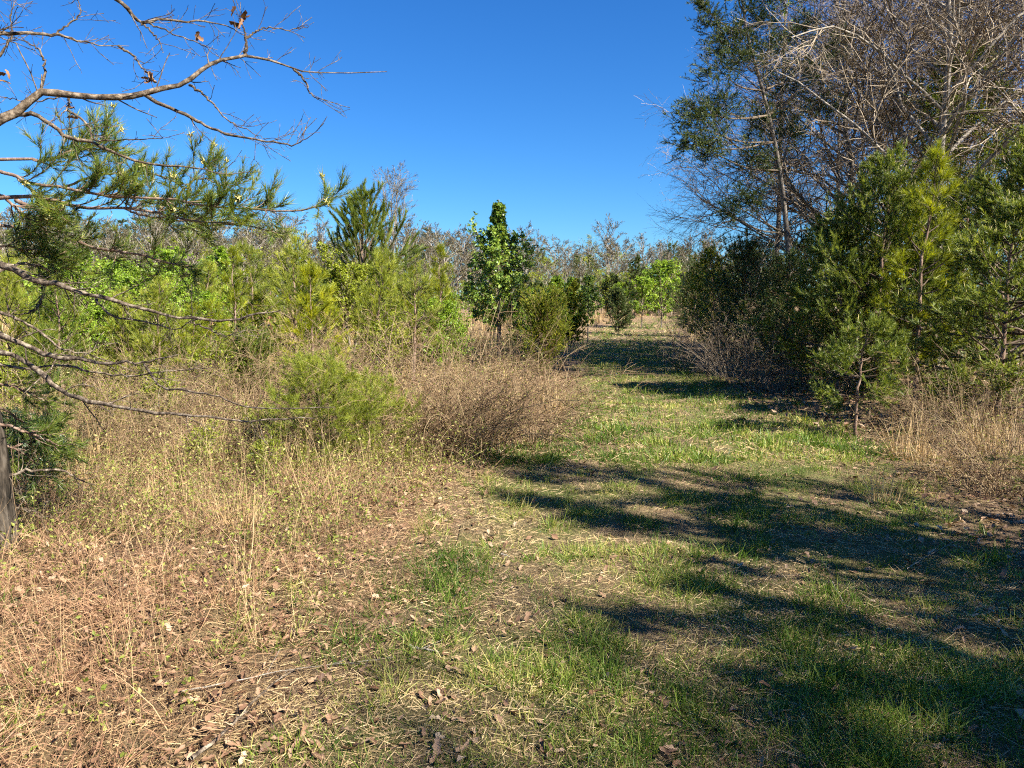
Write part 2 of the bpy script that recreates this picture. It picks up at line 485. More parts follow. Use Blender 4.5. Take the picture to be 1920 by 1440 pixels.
def ground_mat(name, tones, green, clay):
    m, N, L, b, out = principled(name)
    tc = N.new('ShaderNodeTexCoord')
    def noise(s, d=8, ro=0.6, off=0):
        n = N.new('ShaderNodeTexNoise'); n.inputs['Scale'].default_value = s; n.inputs['Detail'].default_value = d
        n.inputs['Roughness'].default_value = ro
        mp = N.new('ShaderNodeMapping'); mp.inputs['Location'].default_value = (off, off * 1.7, 0)
        L.new(tc.outputs['Object'], mp.inputs['Vector']); L.new(mp.outputs[0], n.inputs['Vector'])
        return n
    fine = noise(38, 8, 0.75)
    r1 = ramp(N, tones); L.new(fine.outputs['Fac'], r1.inputs['Fac'])
    big = noise(1.3, 5, 0.6, 11)
    r2 = ramp(N, [(0.46, (0, 0, 0)), (0.62, (1, 1, 1))]); L.new(big.outputs['Fac'], r2.inputs['Fac'])
    mx = N.new('ShaderNodeMix'); mx.data_type = 'RGBA'
    mul = N.new('ShaderNodeMath'); mul.operation = 'MULTIPLY'; mul.inputs[1].default_value = green[3]
    L.new(r2.outputs['Color'], mul.inputs[0]); L.new(mul.outputs[0], mx.inputs[0])
    L.new(r1.outputs['Color'], mx.inputs[6]); mx.inputs[7].default_value = (*green[:3], 1)
    med = noise(2.6, 6, 0.65, 31)
    r3 = ramp(N, [(0.52, (0, 0, 0)), (0.66, (1, 1, 1))]); L.new(med.outputs['Fac'], r3.inputs['Fac'])
    mul2 = N.new('ShaderNodeMath'); mul2.operation = 'MULTIPLY'; mul2.inputs[1].default_value = clay[3]
    L.new(r3.outputs['Color'], mul2.inputs[0])
    mx2 = N.new('ShaderNodeMix'); mx2.data_type = 'RGBA'
    L.new(mul2.outputs[0], mx2.inputs[0]); L.new(mx.outputs[2], mx2.inputs[6]); mx2.inputs[7].default_value = (*clay[:3], 1)
    L.new(mx2.outputs[2], b.inputs['Base Color'])
    b.inputs['Roughness'].default_value = 0.95; b.inputs['Specular IOR Level'].default_value = 0.1
    bp = N.new('ShaderNodeBump'); bp.inputs['Strength'].default_value = 1.0; bp.inputs['Distance'].default_value = 0.05
    L.new(fine.outputs['Fac'], bp.inputs['Height']); L.new(bp.outputs[0], b.inputs['Normal'])
    return m
M['ground'] = ground_mat('field_ground', [(0.28, (0.07, 0.042, 0.026)), (0.5, (0.22, 0.145, 0.085)), (0.72, (0.42, 0.30, 0.18))], (0.10, 0.12, 0.03, 0.25), (0.26, 0.14, 0.08, 0.4))
M['path'] = ground_mat('path_ground', [(0.28, (0.06, 0.042, 0.024)), (0.5, (0.20, 0.145, 0.078)), (0.72, (0.40, 0.30, 0.17))], (0.12, 0.16, 0.035, 0.75), (0.30, 0.19, 0.115, 0.35))

# ------------------------------------------------------------------ ground and path sheets
def sheet(name, xs, ys, mat, lift=0.0, keep=None):
    X, Y = np.meshgrid(xs, ys)
    Z = hgt(X, Y) + lift
    V = np.stack([X, Y, Z], -1).reshape(-1, 3)
    ny, nx = X.shape
    i = np.arange(ny * nx).reshape(ny, nx)
    F = np.stack([i[:-1, :-1], i[:-1, 1:], i[1:, 1:], i[1:, :-1]], -1).reshape(-1, 4)
    if keep is not None:
        c = V[F].mean(1)
        F = F[keep(c[:, 0], c[:, 1])]
    g = Geo(); g.add(V, F)
    return g.obj(name, mat, None, True)

def axis(lim, near, far_, n1, n2):
    a = np.linspace(-near, near, n1)
    b = near + (lim - near) * np.linspace(0, 1, n2)[1:] ** 2.2
    return np.concatenate([-b[::-1], a, b])
gx = axis(700, 7, 700, 120, 36)
gy = np.concatenate([-40 + 0 * np.arange(1), np.linspace(-20, 0, 20)[1:-1], np.linspace(0, 12, 110), 12 + 888 * np.linspace(0, 1, 50)[1:] ** 2.4])
gr = sheet('ground', gx, gy, M['ground'])
tag(gr, 'brown littered field ground under the weeds and trees', 'ground', kind='structure')
# the path follows its edges, 6 mm above the ground
ys = np.concatenate([np.linspace(-6, 14, 200), np.linspace(14, 75, 120)[1:]])
NU = 40
us = np.linspace(0, 1, NU)
X = path_left(ys)[:, None] * (1 - us) + path_right(ys)[:, None] * us
X = X + 0.28 * (fbm(X * 0.9, ys[:, None] * 0.9, 5, 3) - 0.5)
Y = np.repeat(ys[:, None], NU, 1)
V = np.stack([X, Y, hgt(X, Y) + 0.008], -1).reshape(-1, 3)
i = np.arange(len(ys) * NU).reshape(len(ys), NU)
F = np.stack([i[:-1, :-1], i[:-1, 1:], i[1:, 1:], i[1:, :-1]], -1).reshape(-1, 4)
g = Geo(); g.add(V, F)
tag(g.obj('path', M['path'], None, True), 'mown grassy path running away between the field and the wood edge', 'path', kind='structure')

# ------------------------------------------------------------------ ground cover: real blades, straws and leaves, one mesh of stuff for each sort
def sample(n, y0, y1, rng, power=1.0, margin=0.8):
    """points on the ground in view, denser close by when power > 1"""
    y = y0 + (y1 - y0) * rng.uniform(0, 1, n) ** power
    x = rng.uniform(-1, 1, n) * (0.69 * np.maximum(y, 0.5) + margin)
    return x, y

def blades(g, n, r, h, w, rng, lean=(0.1, 0.7), curl=-0.25, K=4, mat=0, tint=(0, 1)):
    """a tuft of grass blades"""
    a = rng.uniform(0, 2 * PI, n); rr = r * np.sqrt(rng.uniform(0, 1, n))
    B = np.stack([rr * np.cos(a), rr * np.sin(a), np.full(n, -0.006)], -1)
    a2 = a + rng.normal(size=n) * 0.8
    le = rng.uniform(lean[0], lean[1], n)
    d = np.stack([np.cos(a2) * np.sin(le), np.sin(a2) * np.sin(le), np.cos(le)], -1)
    L = h * rng.uniform(0.45, 1.15, n)
    P = grow(B, d, L, K, 0.08, curl, rng)
    P[..., 2] = np.maximum(P[..., 2], -0.006 + 0.004 * np.arange(K)[None, :])
    W = (w * rng.uniform(0.7, 1.2, n))[:, None] * np.linspace(1, 0.15, K)[None, :] ** 0.7
    ribbons(g, P, W, mat, rng.uniform(tint[0], tint[1], n), rng)

def field_tufts(g, x, y, nb, h, w, rad, rng, lean=(0.05, 0.9), curl=-0.25, K=3, tint=None, tsp=0.18, mat=0, z0=0.0):
    """nb blades at every point; h, w, rad per point"""
    n = len(x)
    ii = np.repeat(np.arange(n), nb); m = len(ii)
    h, w, rad = (np.broadcast_to(q, (n,))[ii] for q in (h, w, rad))
    a = rng.uniform(0, 2 * PI, m); rr = rad * np.sqrt(rng.uniform(0, 1, m))
    bx = x[ii] + rr * np.cos(a); by = y[ii] + rr * np.sin(a)
    B = np.stack([bx, by, hgt(bx, by) - 0.006 + z0], -1)
    a2 = a + rng.normal(size=m) * 0.9
    le = rng.uniform(lean[0], lean[1], m)
    d = np.stack([np.cos(a2) * np.sin(le), np.sin(a2) * np.sin(le), np.cos(le)], -1)
    P = grow(B, d, h * rng.uniform(0.45, 1.15, m), K, 0.10, curl, rng)
    P[..., 2] = np.maximum(P[..., 2], B[:, None, 2] + 0.003 * np.arange(K)[None, :])
    W = (w * rng.uniform(0.7, 1.25, m))[:, None] * np.linspace(1, 0.18, K)[None, :] ** 0.8
    t = np.clip((0.5 if tint is None else tint[ii]) + rng.normal(size=m) * tsp, 0, 1)
    ribbons(g, P, W, mat, t, rng)

def strands(g, x, y, L, W, rng, hi=0.02, el=(-0.05, 0.35), wob=0.2, curl=-0.12, K=3, tint=None, mat=0, az=None):
    """straws lying on the ground"""
    n = len(x)
    z = hgt(x, y)
    B = np.stack([x, y, z + rng.uniform(0.001, 1, n) ** 1.6 * hi], -1)
    a2 = rng.uniform(0, 2 * PI, n) if az is None else az + rng.normal(size=n) * 0.5
    e = rng.uniform(el[0], el[1], n)
    d = np.stack([np.cos(a2) * np.cos(e), np.sin(a2) * np.cos(e), np.sin(e)], -1)
    P = grow(B, d, L * rng.uniform(0.35, 1.25, n), K, wob, curl, rng)
    P[..., 2] = np.maximum(P[..., 2], hgt(P[..., 0], P[..., 1]) + 0.004 + rng.uniform(0, 0.008, n)[:, None])
    Wd = (W * rng.uniform(0.6, 1.3, n))[:, None] * np.linspace(1, 0.45, K)[None, :]
    ribbons(g, P, Wd, mat, rng.uniform(0, 1, n) if tint is None else tint, rng)

LOBES = {3: np.array([0.04, 0.30, 0.05]), 5: np.array([0.03, 0.24, 0.15, 0.27, 0.03]), 7: np.array([0.03, 0.17, 0.12, 0.27, 0.17, 0.24, 0.02])}
def curled(g, C, size, rng, K=5, mat=0, tint=None, tilt=0.35, cupr=(0.1, 0.8)):
    """curled dry leaves with lobed outlines, folded along the midrib"""
    n = len(C)
    size = np.broadcast_to(size, (n,))[:, None]
    s = np.linspace(-0.5, 0.5, K)[None]
    w = LOBES[K][None] * size * rng.uniform(0.75, 1.3, (n, 1))
    bend = rng.uniform(-1.3, 1.3, (n, 1)); cup = rng.uniform(cupr[0], cupr[1], (n, 1)); tw = rng.uniform(-0.6, 0.6, (n, 1))
    x = size * s; z = size * 0.5 * bend * (0.25 - s ** 2)
    Lf = np.stack([x, w * np.cos(cup), z + w * np.sin(cup) + w * tw * s * 2], -1)
    Rt = np.stack([x, -w * np.cos(cup), z + w * np.sin(cup) - w * tw * s * 2], -1)
    Md = np.stack([x, 0 * x, z], -1)
    V = np.stack([Lf, Md, Rt], 2)                                  # n,K,3,3
    ax = nrm(rng.normal(size=(n, 3)) * tilt + np.array([0, 0, 1.0]))  # leaf normal
    f = perp(ax, rng); q = np.cross(ax, f)
    V = V[..., 0:1] * f[:, None, None] + V[..., 1:2] * q[:, None, None] + V[..., 2:3] * ax[:, None, None]
    V = V - np.minimum(V[..., 2].min((1, 2)), 0)[:, None, None, None] * np.array([0, 0, 1.0]) * (tilt < 1)
    V = V + C[:, None, None]
    i = np.arange(n * K * 3).reshape(n, K, 3)
    F = np.concatenate([np.stack([i[:, :-1, 0], i[:, :-1, 1], i[:, 1:, 1], i[:, 1:, 0]], -1).reshape(-1, 4), np.stack([i[:, :-1, 1], i[:, :-1, 2], i[:, 1:, 2], i[:, 1:, 1]], -1).reshape(-1, 4)])
    t = rng.uniform(0, 1, n) if tint is None else np.broadcast_to(tint, (n,))
    tt = np.concatenate([np.repeat(t, K - 1)] * 2)
    g.add(V.reshape(-1, 3), F, mat, tt)

def weedy(g, x, y, ns, h, rng, leaf, nleaf, tint, tsp=0.2, stem_w=0.0016, mats=(0, 1)):
    """thin sprawling stems with small leaves"""
    n = len(x); ii = np.repeat(np.arange(n), ns); m = len(ii)
    h = np.broadcast_to(h, (n,))[ii]; leaf = np.broadcast_to(leaf, (n,))[ii]; sw = np.broadcast_to(stem_w, (n,))[ii]
    bx = x[ii] + rng.normal(size=m) * 0.06; by = y[ii] + rng.normal(size=m) * 0.06
    a = rng.uniform(0, 2 * PI, m); e = rng.uniform(0.3, 1.45, m)
    P = grow(np.stack([bx, by, hgt(bx, by)], -1), np.stack([np.cos(a) * np.cos(e), np.sin(a) * np.cos(e), np.sin(e)], -1), h * rng.uniform(0.5, 1.3, m), 4, 0.25, -0.15, rng)
    P[..., 2] = np.maximum(P[..., 2], hgt(P[..., 0], P[..., 1]) + 0.005)
    ribbons(g, P, sw[:, None] * np.linspace(1.6, 0.8, 4)[None], mats[1], rng.uniform(0.2, 1, m), rng)
    t = rng.uniform(0.15, 1, (m, nleaf))
    B, T = along(P, t)
    d = nrm(T * 0.5 + perp(T, rng) * 0.9)
    nl = nrm(rng.normal(size=d.shape) * 0.8 + np.array([0, 0, 1.0]))
    tn = np.clip(np.repeat(tint[ii][:, None], nleaf, 1) + rng.normal(size=(m, nleaf)) * tsp, 0, 1).ravel()
    leaves(g, B.reshape(-1, 3), d.reshape(-1, 3), nl.reshape(-1, 3), np.repeat(leaf, nleaf), rng, mats[0], 0.55, tn)

def cat2(*a):
    return tuple(np.concatenate(z) for z in zip(*a))
def pick(rng, dens, *arrs):
    k = rng.uniform(0, 1, len(dens)) < dens
    return tuple(q[k] for q in arrs)

rs = np.random.default_rng(11)
# green grass, in separate clumps on the path
g = Geo()
for (n, y0, y1, pw, nb, h, w, rad, K) in [(17000, 1.7, 7.5, 1.4, 9, 0.085, 0.0046, 0.035, 3), (30000, 1.7, 7.5, 1.5, 5, 0.045, 0.0042, 0.05, 2), (44000, 7.5, 26, 1.25, 6, 0.085, 0.011, 0.07, 2), (12000, 26, 75, 1.0, 7, 0.15, 0.026, 0.14, 2)]:
    x, y = sample(n, y0, y1, rs, pw)
    pm = path_mask(x, y, 0.5)
    cl = fbm(x * 3.1, y * 3.1, 41, 3); cl2 = fbm(x * 0.55, y * 0.55, 42, 3)
    dens = pm * (0.16 + 0.84 * sstep(0.35, 0.56, cl + 0.7 * (cl2 - 0.5) + 0.22 * sstep(6, 14, y))) + (1 - pm) * 0.14 * sstep(0.5, 0.62, cl)
    big = sstep(0.5, 0.7, cl)
    x, y, big, cl2 = pick(rs, dens, x, y, big, cl2)
    tint = np.clip(0.40 + 1.3 * (fbm(x * 1.3, y * 1.3, 44, 3) - 0.5) + rs.normal(size=len(x)) * 0.18 - 0.06 * sstep(6, 12, y), 0, 0.95)
    field_tufts(g, x, y, nb, h * (0.7 + 0.7 * big) * rs.uniform(0.7, 1.4, len(x)), w, rad, rs, (0.1, 1.15), -0.28, K, tint)
tag(g.obj('grass', M['grass']), 'clumpy green grass growing along the mown path', 'grass', kind='stuff')
# straw coloured dead grass lying over the path
g = Geo()
for (n, y0, y1, pw, L, W, hi, K) in [(115000, 1.7, 7.5, 1.6, 0.065, 0.0030, 0.02, 2), (44000, 7.5, 26, 1.3, 0.11, 0.0065, 0.03, 2), (16000, 26, 75, 1.0, 0.3, 0.03, 0.05, 2)]:
    x, y = sample(n, y0, y1, rs, pw)
    pm = path_mask(x, y, 0.7)
    patch = fbm(x * 1.6, y * 1.6, 47, 3)
    dens = np.clip(pm * (0.5 + 0.6 * sstep(0.38, 0.6, patch)) + 0.14 + 0.75 * np.exp(-((path_left(y) - x - 0.25) / 0.7) ** 2), 0, 1)
    x, y, patch = pick(rs, dens, x, y, patch)
    tint = np.clip(0.15 + 0.8 * patch + rs.normal(size=len(x)) * 0.22, 0, 1)
    strands(g, x, y, L, W, rs, hi, (-0.1, 0.5), 0.30, -0.15, K, tint)
tag(g.obj('dry_grass', M['straw']), 'flattened straw coloured dead grass lying over the path', 'dry grass', kind='stuff')
# pinkish brown dead vines and grass on the bank
g = Geo()
for (n, y0, y1, pw, L, W, hi, K) in [(110000, 1.7, 7.5, 1.6, 0.10, 0.0029, 0.10, 3), (26000, 7.5, 18, 1.1, 0.2, 0.007, 0.2, 3)]:
    x, y = sample(n, y0, y1, rs, pw)
    dl = path_left(y) - x + 1.2 * (fbm(x * 0.8, y * 0.8, 51, 3) - 0.5)
    cl = fbm(x * 2.2, y * 2.2, 52, 3)
    x, y, cl = pick(rs, sstep(-0.1, 0.9, dl) * (0.5 + 0.5 * sstep(0.35, 0.6, cl)), x, y, cl)
    tint = np.clip(0.1 + 0.8 * fbm(x * 1.4, y * 1.4, 53, 3) + rs.normal(size=len(x)) * 0.25, 0, 1)
    az = 6.28 * fbm(x * 1.2, y * 1.2, 54, 2) * 1.5
    strands(g, x, y, L * (0.6 + cl), W, rs, hi, (-0.2, 0.9), 0.34, -0.22, K, tint, az=np.where(rs.uniform(0, 1, len(x)) < 0.5, az, rs.uniform(0, 6.28, len(x))))
x, y = sample(420, 2.0, 7.5, rs, 1.0)
dl = path_left(y) - x
x, y = pick(rs, 0.75 * sstep(0.3, 1.3, dl), x, y)
field_tufts(g, x, y, 46, 0.38 * rs.uniform(0.6, 1.3, len(x)), 0.0032, 0.07, rs, (0.1, 0.9), -0.42, 5, 0.35 + 0.5 * rs.uniform(0, 1, len(x)), 0.22)
x, y = sample(1500, 2.0, 7.5, rs, 1.0)
dl = path_left(y) - x
x, y = pick(rs, sstep(0.2, 1.2, dl), x, y)
field_tufts(g, x, y, 6, 0.30 * rs.uniform(0.5, 1.3, len(x)), 0.0026, 0.06, rs, (0.2, 1.2), -0.10, 4, 0.2 + 0.6 * rs.uniform(0, 1, len(x)), 0.25)
tag(g.obj('dead_vines', M['straw_pink']), 'pinkish brown mat of dead vines and grass on the left bank', 'dead vines', kind='stuff')
# fallen leaves
g = Geo()
for (n, y0, y1, pw, sz, K) in [(10000, 1.7, 5.0, 1.3, 0.042, 5), (5500, 5.0, 9.0, 1.0, 0.05, 3), (7500, 9, 18, 1.0, 0.085, 3)]:
    x, y = sample(n, y0, y1, rs, pw)
    dl = path_left(y) - x; dr = x - path_right(y)
    li = fbm(x * 1.3, y * 1.3, 61, 3)
    dens = 0.85 * sstep(-0.3, 0.8, dl) * (0.25 + 0.75 * sstep(0.38, 0.58, li)) * (1 - 0.6 * sstep(5.5, 8, y)) + 0.95 * sstep(-0.7, 0.3, dr) + 0.16 * sstep(0.5, 0.62, li) + 0.02 + 0.35 * np.exp(-((dl - 0.1) / 0.6) ** 2)
    x, y = pick(rs, np.clip(dens, 0, 1), x, y)
    dl = path_left(y) - x
    lift = np.where(dl > 0.3, rs.uniform(0.0, 0.05, len(x)), 0.006)
    tint = np.clip(0.2 + 0.6 * fbm(x * 0.9, y * 0.9, 62, 2) + rs.normal(size=len(x)) * 0.25, 0, 1)
    curled(g, np.stack([x, y, hgt(x, y) + 0.008 + lift], -1), sz * rs.uniform(0.55, 1.35, len(x)), rs, K, 0, tint, 0.4)
tag(g.obj('leaf_litter', M['litter']), 'brown fallen leaves scattered over bank and wood edge', 'leaf litter', kind='stuff')
# low weeds with small yellow green leaves
g = Geo()
for (n, y0, y1, ns, h, leaf, nl, sw) in [(4600, 2.0, 9.0, 5, 0.28, 0.026, 5, 0.0014), (6000, 9, 30, 4, 0.32, 0.052, 4, 0.004)]:
    x, y = sample(n, y0, y1, rs, 0.85)
    dl = path_left(y) - x + 0.8 * (fbm(x * 0.8, y * 0.8, 55, 2) - 0.5); dr = x - path_right(y)
    wz = fbm(x * 0.7, y * 0.7, 71, 3)
    dens = sstep(0.1, 1.0, dl) * (0.16 + 0.84 * sstep(3.4, 5.4, y)) * (0.4 + 0.6 * sstep(0.35, 0.55, wz)) + 0.25 * sstep(0.3, 1.2, dr)
    x, y, wz = pick(rs, dens, x, y, wz)
    tint = np.clip(0.55 + 1.0 * (fbm(x * 0.9, y * 0.9, 72, 3) - 0.5) + rs.normal(size=len(x)) * 0.15, 0, 1)
    weedy(g, x, y, ns, h * (0.6 + 0.7 * wz) * (1 + 0.8 * sstep(4.2, 6.5, y) * (y < 9)), rs, leaf, nl, tint, 0.2, sw)
tag(g.obj('weeds', [M['weed'], M['twig_brown']]), 'low weeds with small yellow green leaves in the field', 'weeds', kind='stuff')
# thin dry stalks
g = Geo()
for (n, y0, y1, w, h) in [(1500, 2.2, 5, 0.0026, 0.40), (1500, 4.6, 9, 0.0034, 0.62), (3200, 9, 34, 0.006, 0.6)]:
    x, y = sample(n, y0, y1, rs, 1.0)
    dl = path_left(y) - x; dr = x - path_right(y)
    x, y = pick(rs, np.maximum(0.6 * sstep(0.2, 1.0, dl), 0.6 * sstep(0.2, 1.0, dr)), x, y)
    field_tufts(g, x, y, 2, h * rs.uniform(0.4, 1.4, len(x)), w, 0.05, rs, (0.0, 0.45), -0.04, 3, None, 0.3)
tag(g.obj('dry_stalks', M['straw']), 'thin dry stalks standing among the weeds', 'stalks', kind='stuff')
# fine tangle of twigs
g = Geo()
for (n, y0, y1, w, h) in [(2600, 4.2, 10, 0.0030, 0.48), (3200, 10, 34, 0.009, 0.36)]:
    x, y = sample(n, y0, y1, rs, 1.0)
    dl = path_left(y) - x; dr = x - path_right(y)
    x, y = pick(rs, np.maximum(0.75 * sstep(0.4, 1.4, dl), 0.9 * sstep(0.3, 1.2, dr)), x, y)
    field_tufts(g, x, y, 5, h * rs.uniform(0.5, 1.3, len(x)), w, 0.15, rs, (0.1, 1.3), -0.2, 4 if y0 < 9 else 3, None, 0.3)
tag(g.obj('twig_tangle', M['twig_brown']), 'fine brown tangle of dead twigs low in the field', 'twigs', kind='stuff')
# dead sedge across the field
g = Geo()
for (n, y0, y1, nb, w, h) in [(420, 5.2, 8.5, 18, 0.0042, 0.40), (1000, 8, 20, 18, 0.007, 0.40), (4500, 20, 70, 8, 0.022, 0.85)]:
    x, y = sample(n, y0, y1, rs, 1.0)
    dl = path_left(y) - x; dr = x - path_right(y)
    sd = fbm(x * (0.35 if y0 > 8 else 0.8), y * (0.35 if y0 > 8 else 0.8), 81, 3)
    x, y = pick(rs, sstep(0.3, 1.4, dl) * sstep(0.36, 0.56, sd) + 0.7 * sstep(0.2, 1.0, dr) * sstep(22, 34, y), x, y)
    tint = rs.uniform(0.2, 0.9, len(x))
    field_tufts(g, x, y, nb, h * rs.uniform(0.5, 1.25, len(x)), w, 0.10, rs, (0.02, 0.6), -0.14, 3, tint, 0.2)
tag(g.obj('field_sedge', M['sedge']), 'tan dead sedge grass standing across the field', 'sedge', kind='stuff')

def oak_leaf(g, C, size, rng, mat=0, tint=0.5, tilt=0.3, K=7):
    curled(g, np.asarray(C, float)[None], size, rng, K, mat, tint, tilt)
print('ground cover', round(time.time() - T0, 1))

# ------------------------------------------------------------------ tree builders (parts are made at the local origin)
def trunk_path(H, K, wob, rng, lean=(0, 0)):
    P = np.zeros((K, 3)); s = np.linspace(0, 1, K)
    wx = np.cumsum(rng.normal(size=K)) * wob; wy = np.cumsum(rng.normal(size=K)) * wob
    P[:, 0] = (wx - wx[0]) * s + lean[0] * s; P[:, 1] = (wy - wy[0]) * s + lean[1] * s; P[:, 2] = H * s - 0.06 * (1 - s)
    return P

def pine(root, seed, H, cb, spread, nl=0.12, nw=0.0045, per_m=230, whorl=0.30, nb=5, side=6, mat='needle', level2=0, elev=(0.25, 0.95), r0=None, phi=0.75, candles=False, lean=(0, 0), side_len=0.36, planar=0.4, wob=0.012, bare=0.25, barkm='bark_pine', tint_off=0.0):
    rng = np.random.default_rng(seed)
    T = trunk_path(H, 14, wob * H, rng, lean)
    r0 = r0 or H * 0.014
    TR = r0 * (1 - np.linspace(0, 1, 14)) ** 0.8 + 0.004
    g = Geo(); tubes(g, T, TR, 9)
    g.obj('trunk', M[barkm], root, True)
    zs = np.arange(cb, H * 0.975, whorl)
    b, d, L = [], [], []
    for z in zs:
        f = (z - cb) / max(H - cb, 0.1)
        az0 = rng.uniform(0, 2 * PI); n = rng.integers(nb - 1, nb + 2)
        for k in range(n):
            az = az0 + k * 2 * PI / n + rng.normal() * 0.3
            el = elev[0] + (elev[1] - elev[0]) * f + rng.normal() * 0.13
            zz = z + rng.uniform(-0.3, 0.3) * whorl
            p = T[0] * 0; s = np.clip(zz / H, 0, 1) * 13; i = min(int(s), 12)
            p = T[i] + (T[i + 1] - T[i]) * (s - i)
            b.append(p); d.append([math.cos(az) * math.cos(el), math.sin(az) * math.cos(el), math.sin(el)])
            prof = (1 - f) ** 0.75 * (0.55 + 0.45 * min(1, f / 0.22 + 0.25))
            L.append(spread * prof * rng.uniform(0.7, 1.15) + 0.12)
    b, d, L = np.array(b), np.array(d), np.array(L)
    P = grow(b, d, L, 7, 0.07, 0.07, rng)
    PR = (0.006 + 0.010 * L)[:, None] * np.linspace(1, 0.25, 7)[None] * min(1.0, r0 / 0.035)
    S, SR = sprout(P, PR, side, 0.25, 0.95, 0.75, 0.2, L * side_len + 0.05, 4, 0.12, 0.18, rng, 0.4, planar, 0.6, 0.4)
    gb = Geo(); tubes(gb, P, PR, 4, 0, rng.uniform(0.2, 0.8, len(P))); thin(gb, S, SR, rng, 0, rng.uniform(0.2, 0.8, len(S)))
    gn = Geo()
    sets = [(P, 0.45), (S, bare)]
    if level2:
        S2, SR2 = sprout(S, SR, level2, 0.25, 0.95, 0.75, 0.2, np.linalg.norm(S[:, -1] - S[:, 0], axis=1) * 0.5, 4, 0.12, 0.16, rng, 0.3, planar, 0.6, 0.4)
        thin(gb, S2, SR2, rng, 0, rng.uniform(0.2, 0.8, len(S2)))
        sets.append((S2, 0.1))
    lead = T[None, -3:, :]
    lead = np.concatenate([lead, lead[:, -1:, :] + np.array([0, 0, 0.12])], 1)
    sets.append((lead, 0.0))
    for Q, t0 in sets:
        needles(gn, Q, per_m, t0, nl, nw, phi, rng, 0, tint_off, 0.22, 10, 0.12)
    gb.obj('branches', M['twig_pine'], root)
    gn.obj('crown', M[mat], root)
    if candles:
        tips = np.concatenate([S[:, -1], P[:, -1]] + ([S2[::2, -1]] if level2 else []))
        tips = tips[rng.uniform(0, 1, len(tips)) < candles]
        dd = nrm(np.stack([rng.normal(size=len(tips)) * 0.2, rng.normal(size=len(tips)) * 0.2, np.ones(len(tips))], -1))
        Q = grow(tips, dd, rng.uniform(0.03, 0.09, len(tips)), 3, 0.05, 0.1, rng)
        gc = Geo(); tubes(gc, Q, np.repeat(np.array([[0.0045, 0.005, 0.0015]]), len(Q), 0), 4, 0, rng.uniform(0, 1, len(Q)))
        tag(gc.obj('candles', M['candle'], root), kind='stuff')
    return T

def cedar(root, seed, H, spread, per=1.0, mat='cedar', cb=0.05, shape=0.8, el=0.75, nl=0.03, nw=0.006, per_m=260):
    rng = np.random.default_rng(seed)
    T = trunk_path(H, 10, 0.01 * H, rng)
    g = Geo(); tubes(g, T, H * 0.014 * (1 - np.linspace(0, 1, 10)) + 0.004, 7)
    g.obj('trunk', M['bark_pine'], root, True)
    n = int(90 * per)
    f = rng.uniform(0, 1, n) ** 1.15
    z = cb + (H * 0.95 - cb) * f
    az = rng.uniform(0, 2 * PI, n); e = el + 0.35 * f + rng.normal(size=n) * 0.2
    L = spread * (1 - f) ** shape * rng.uniform(0.65, 1.2, n) + 0.12
    L *= 0.6 + 0.4 * np.minimum(1, f / 0.15 + 0.3)
    i = np.clip((z / H * 9).astype(int), 0, 9)
    b = np.stack([T[i, 0], T[i, 1], z], -1)
    P = grow(b, np.stack([np.cos(az) * np.cos(e), np.sin(az) * np.cos(e), np.sin(e)], -1), L / np.cos(np.clip(e, 0, 1.1)) * 0.9, 6, 0.10, 0.05, rng)
    PR = (0.004 + 0.008 * L)[:, None] * np.linspace(1, 0.3, 6)[None]
    S, SR = sprout(P, PR, 9, 0.15, 0.98, 0.6, 0.25, L * 0.33 + 0.06, 4, 0.15, 0.10, rng, 0.35)
    S2, _ = sprout(S, SR, 4, 0.2, 0.98, 0.6, 0.25, np.linalg.norm(S[:, -1] - S[:, 0], axis=1) * 0.5, 3, 0.15, 0.10, rng, 0.3)
    gb = Geo(); tubes(gb, P, PR, 3, 0, rng.uniform(0, 1, len(P))); thin(gb, S, SR, rng, 0, rng.uniform(0, 1, len(S)))
    gb.obj('branches', M['twig_brown'], root)
    gn = Geo()
    for Q, t0, pm_ in ((P, 0.6, 8), (S, 0.25, 8), (S2, 0.0, 8)):
        needles(gn, Q, per_m, t0, nl, nw, 0.6, rng, 0, 0, 0.25, pm_, 0.1)
    gn.obj('crown', M[mat], root)

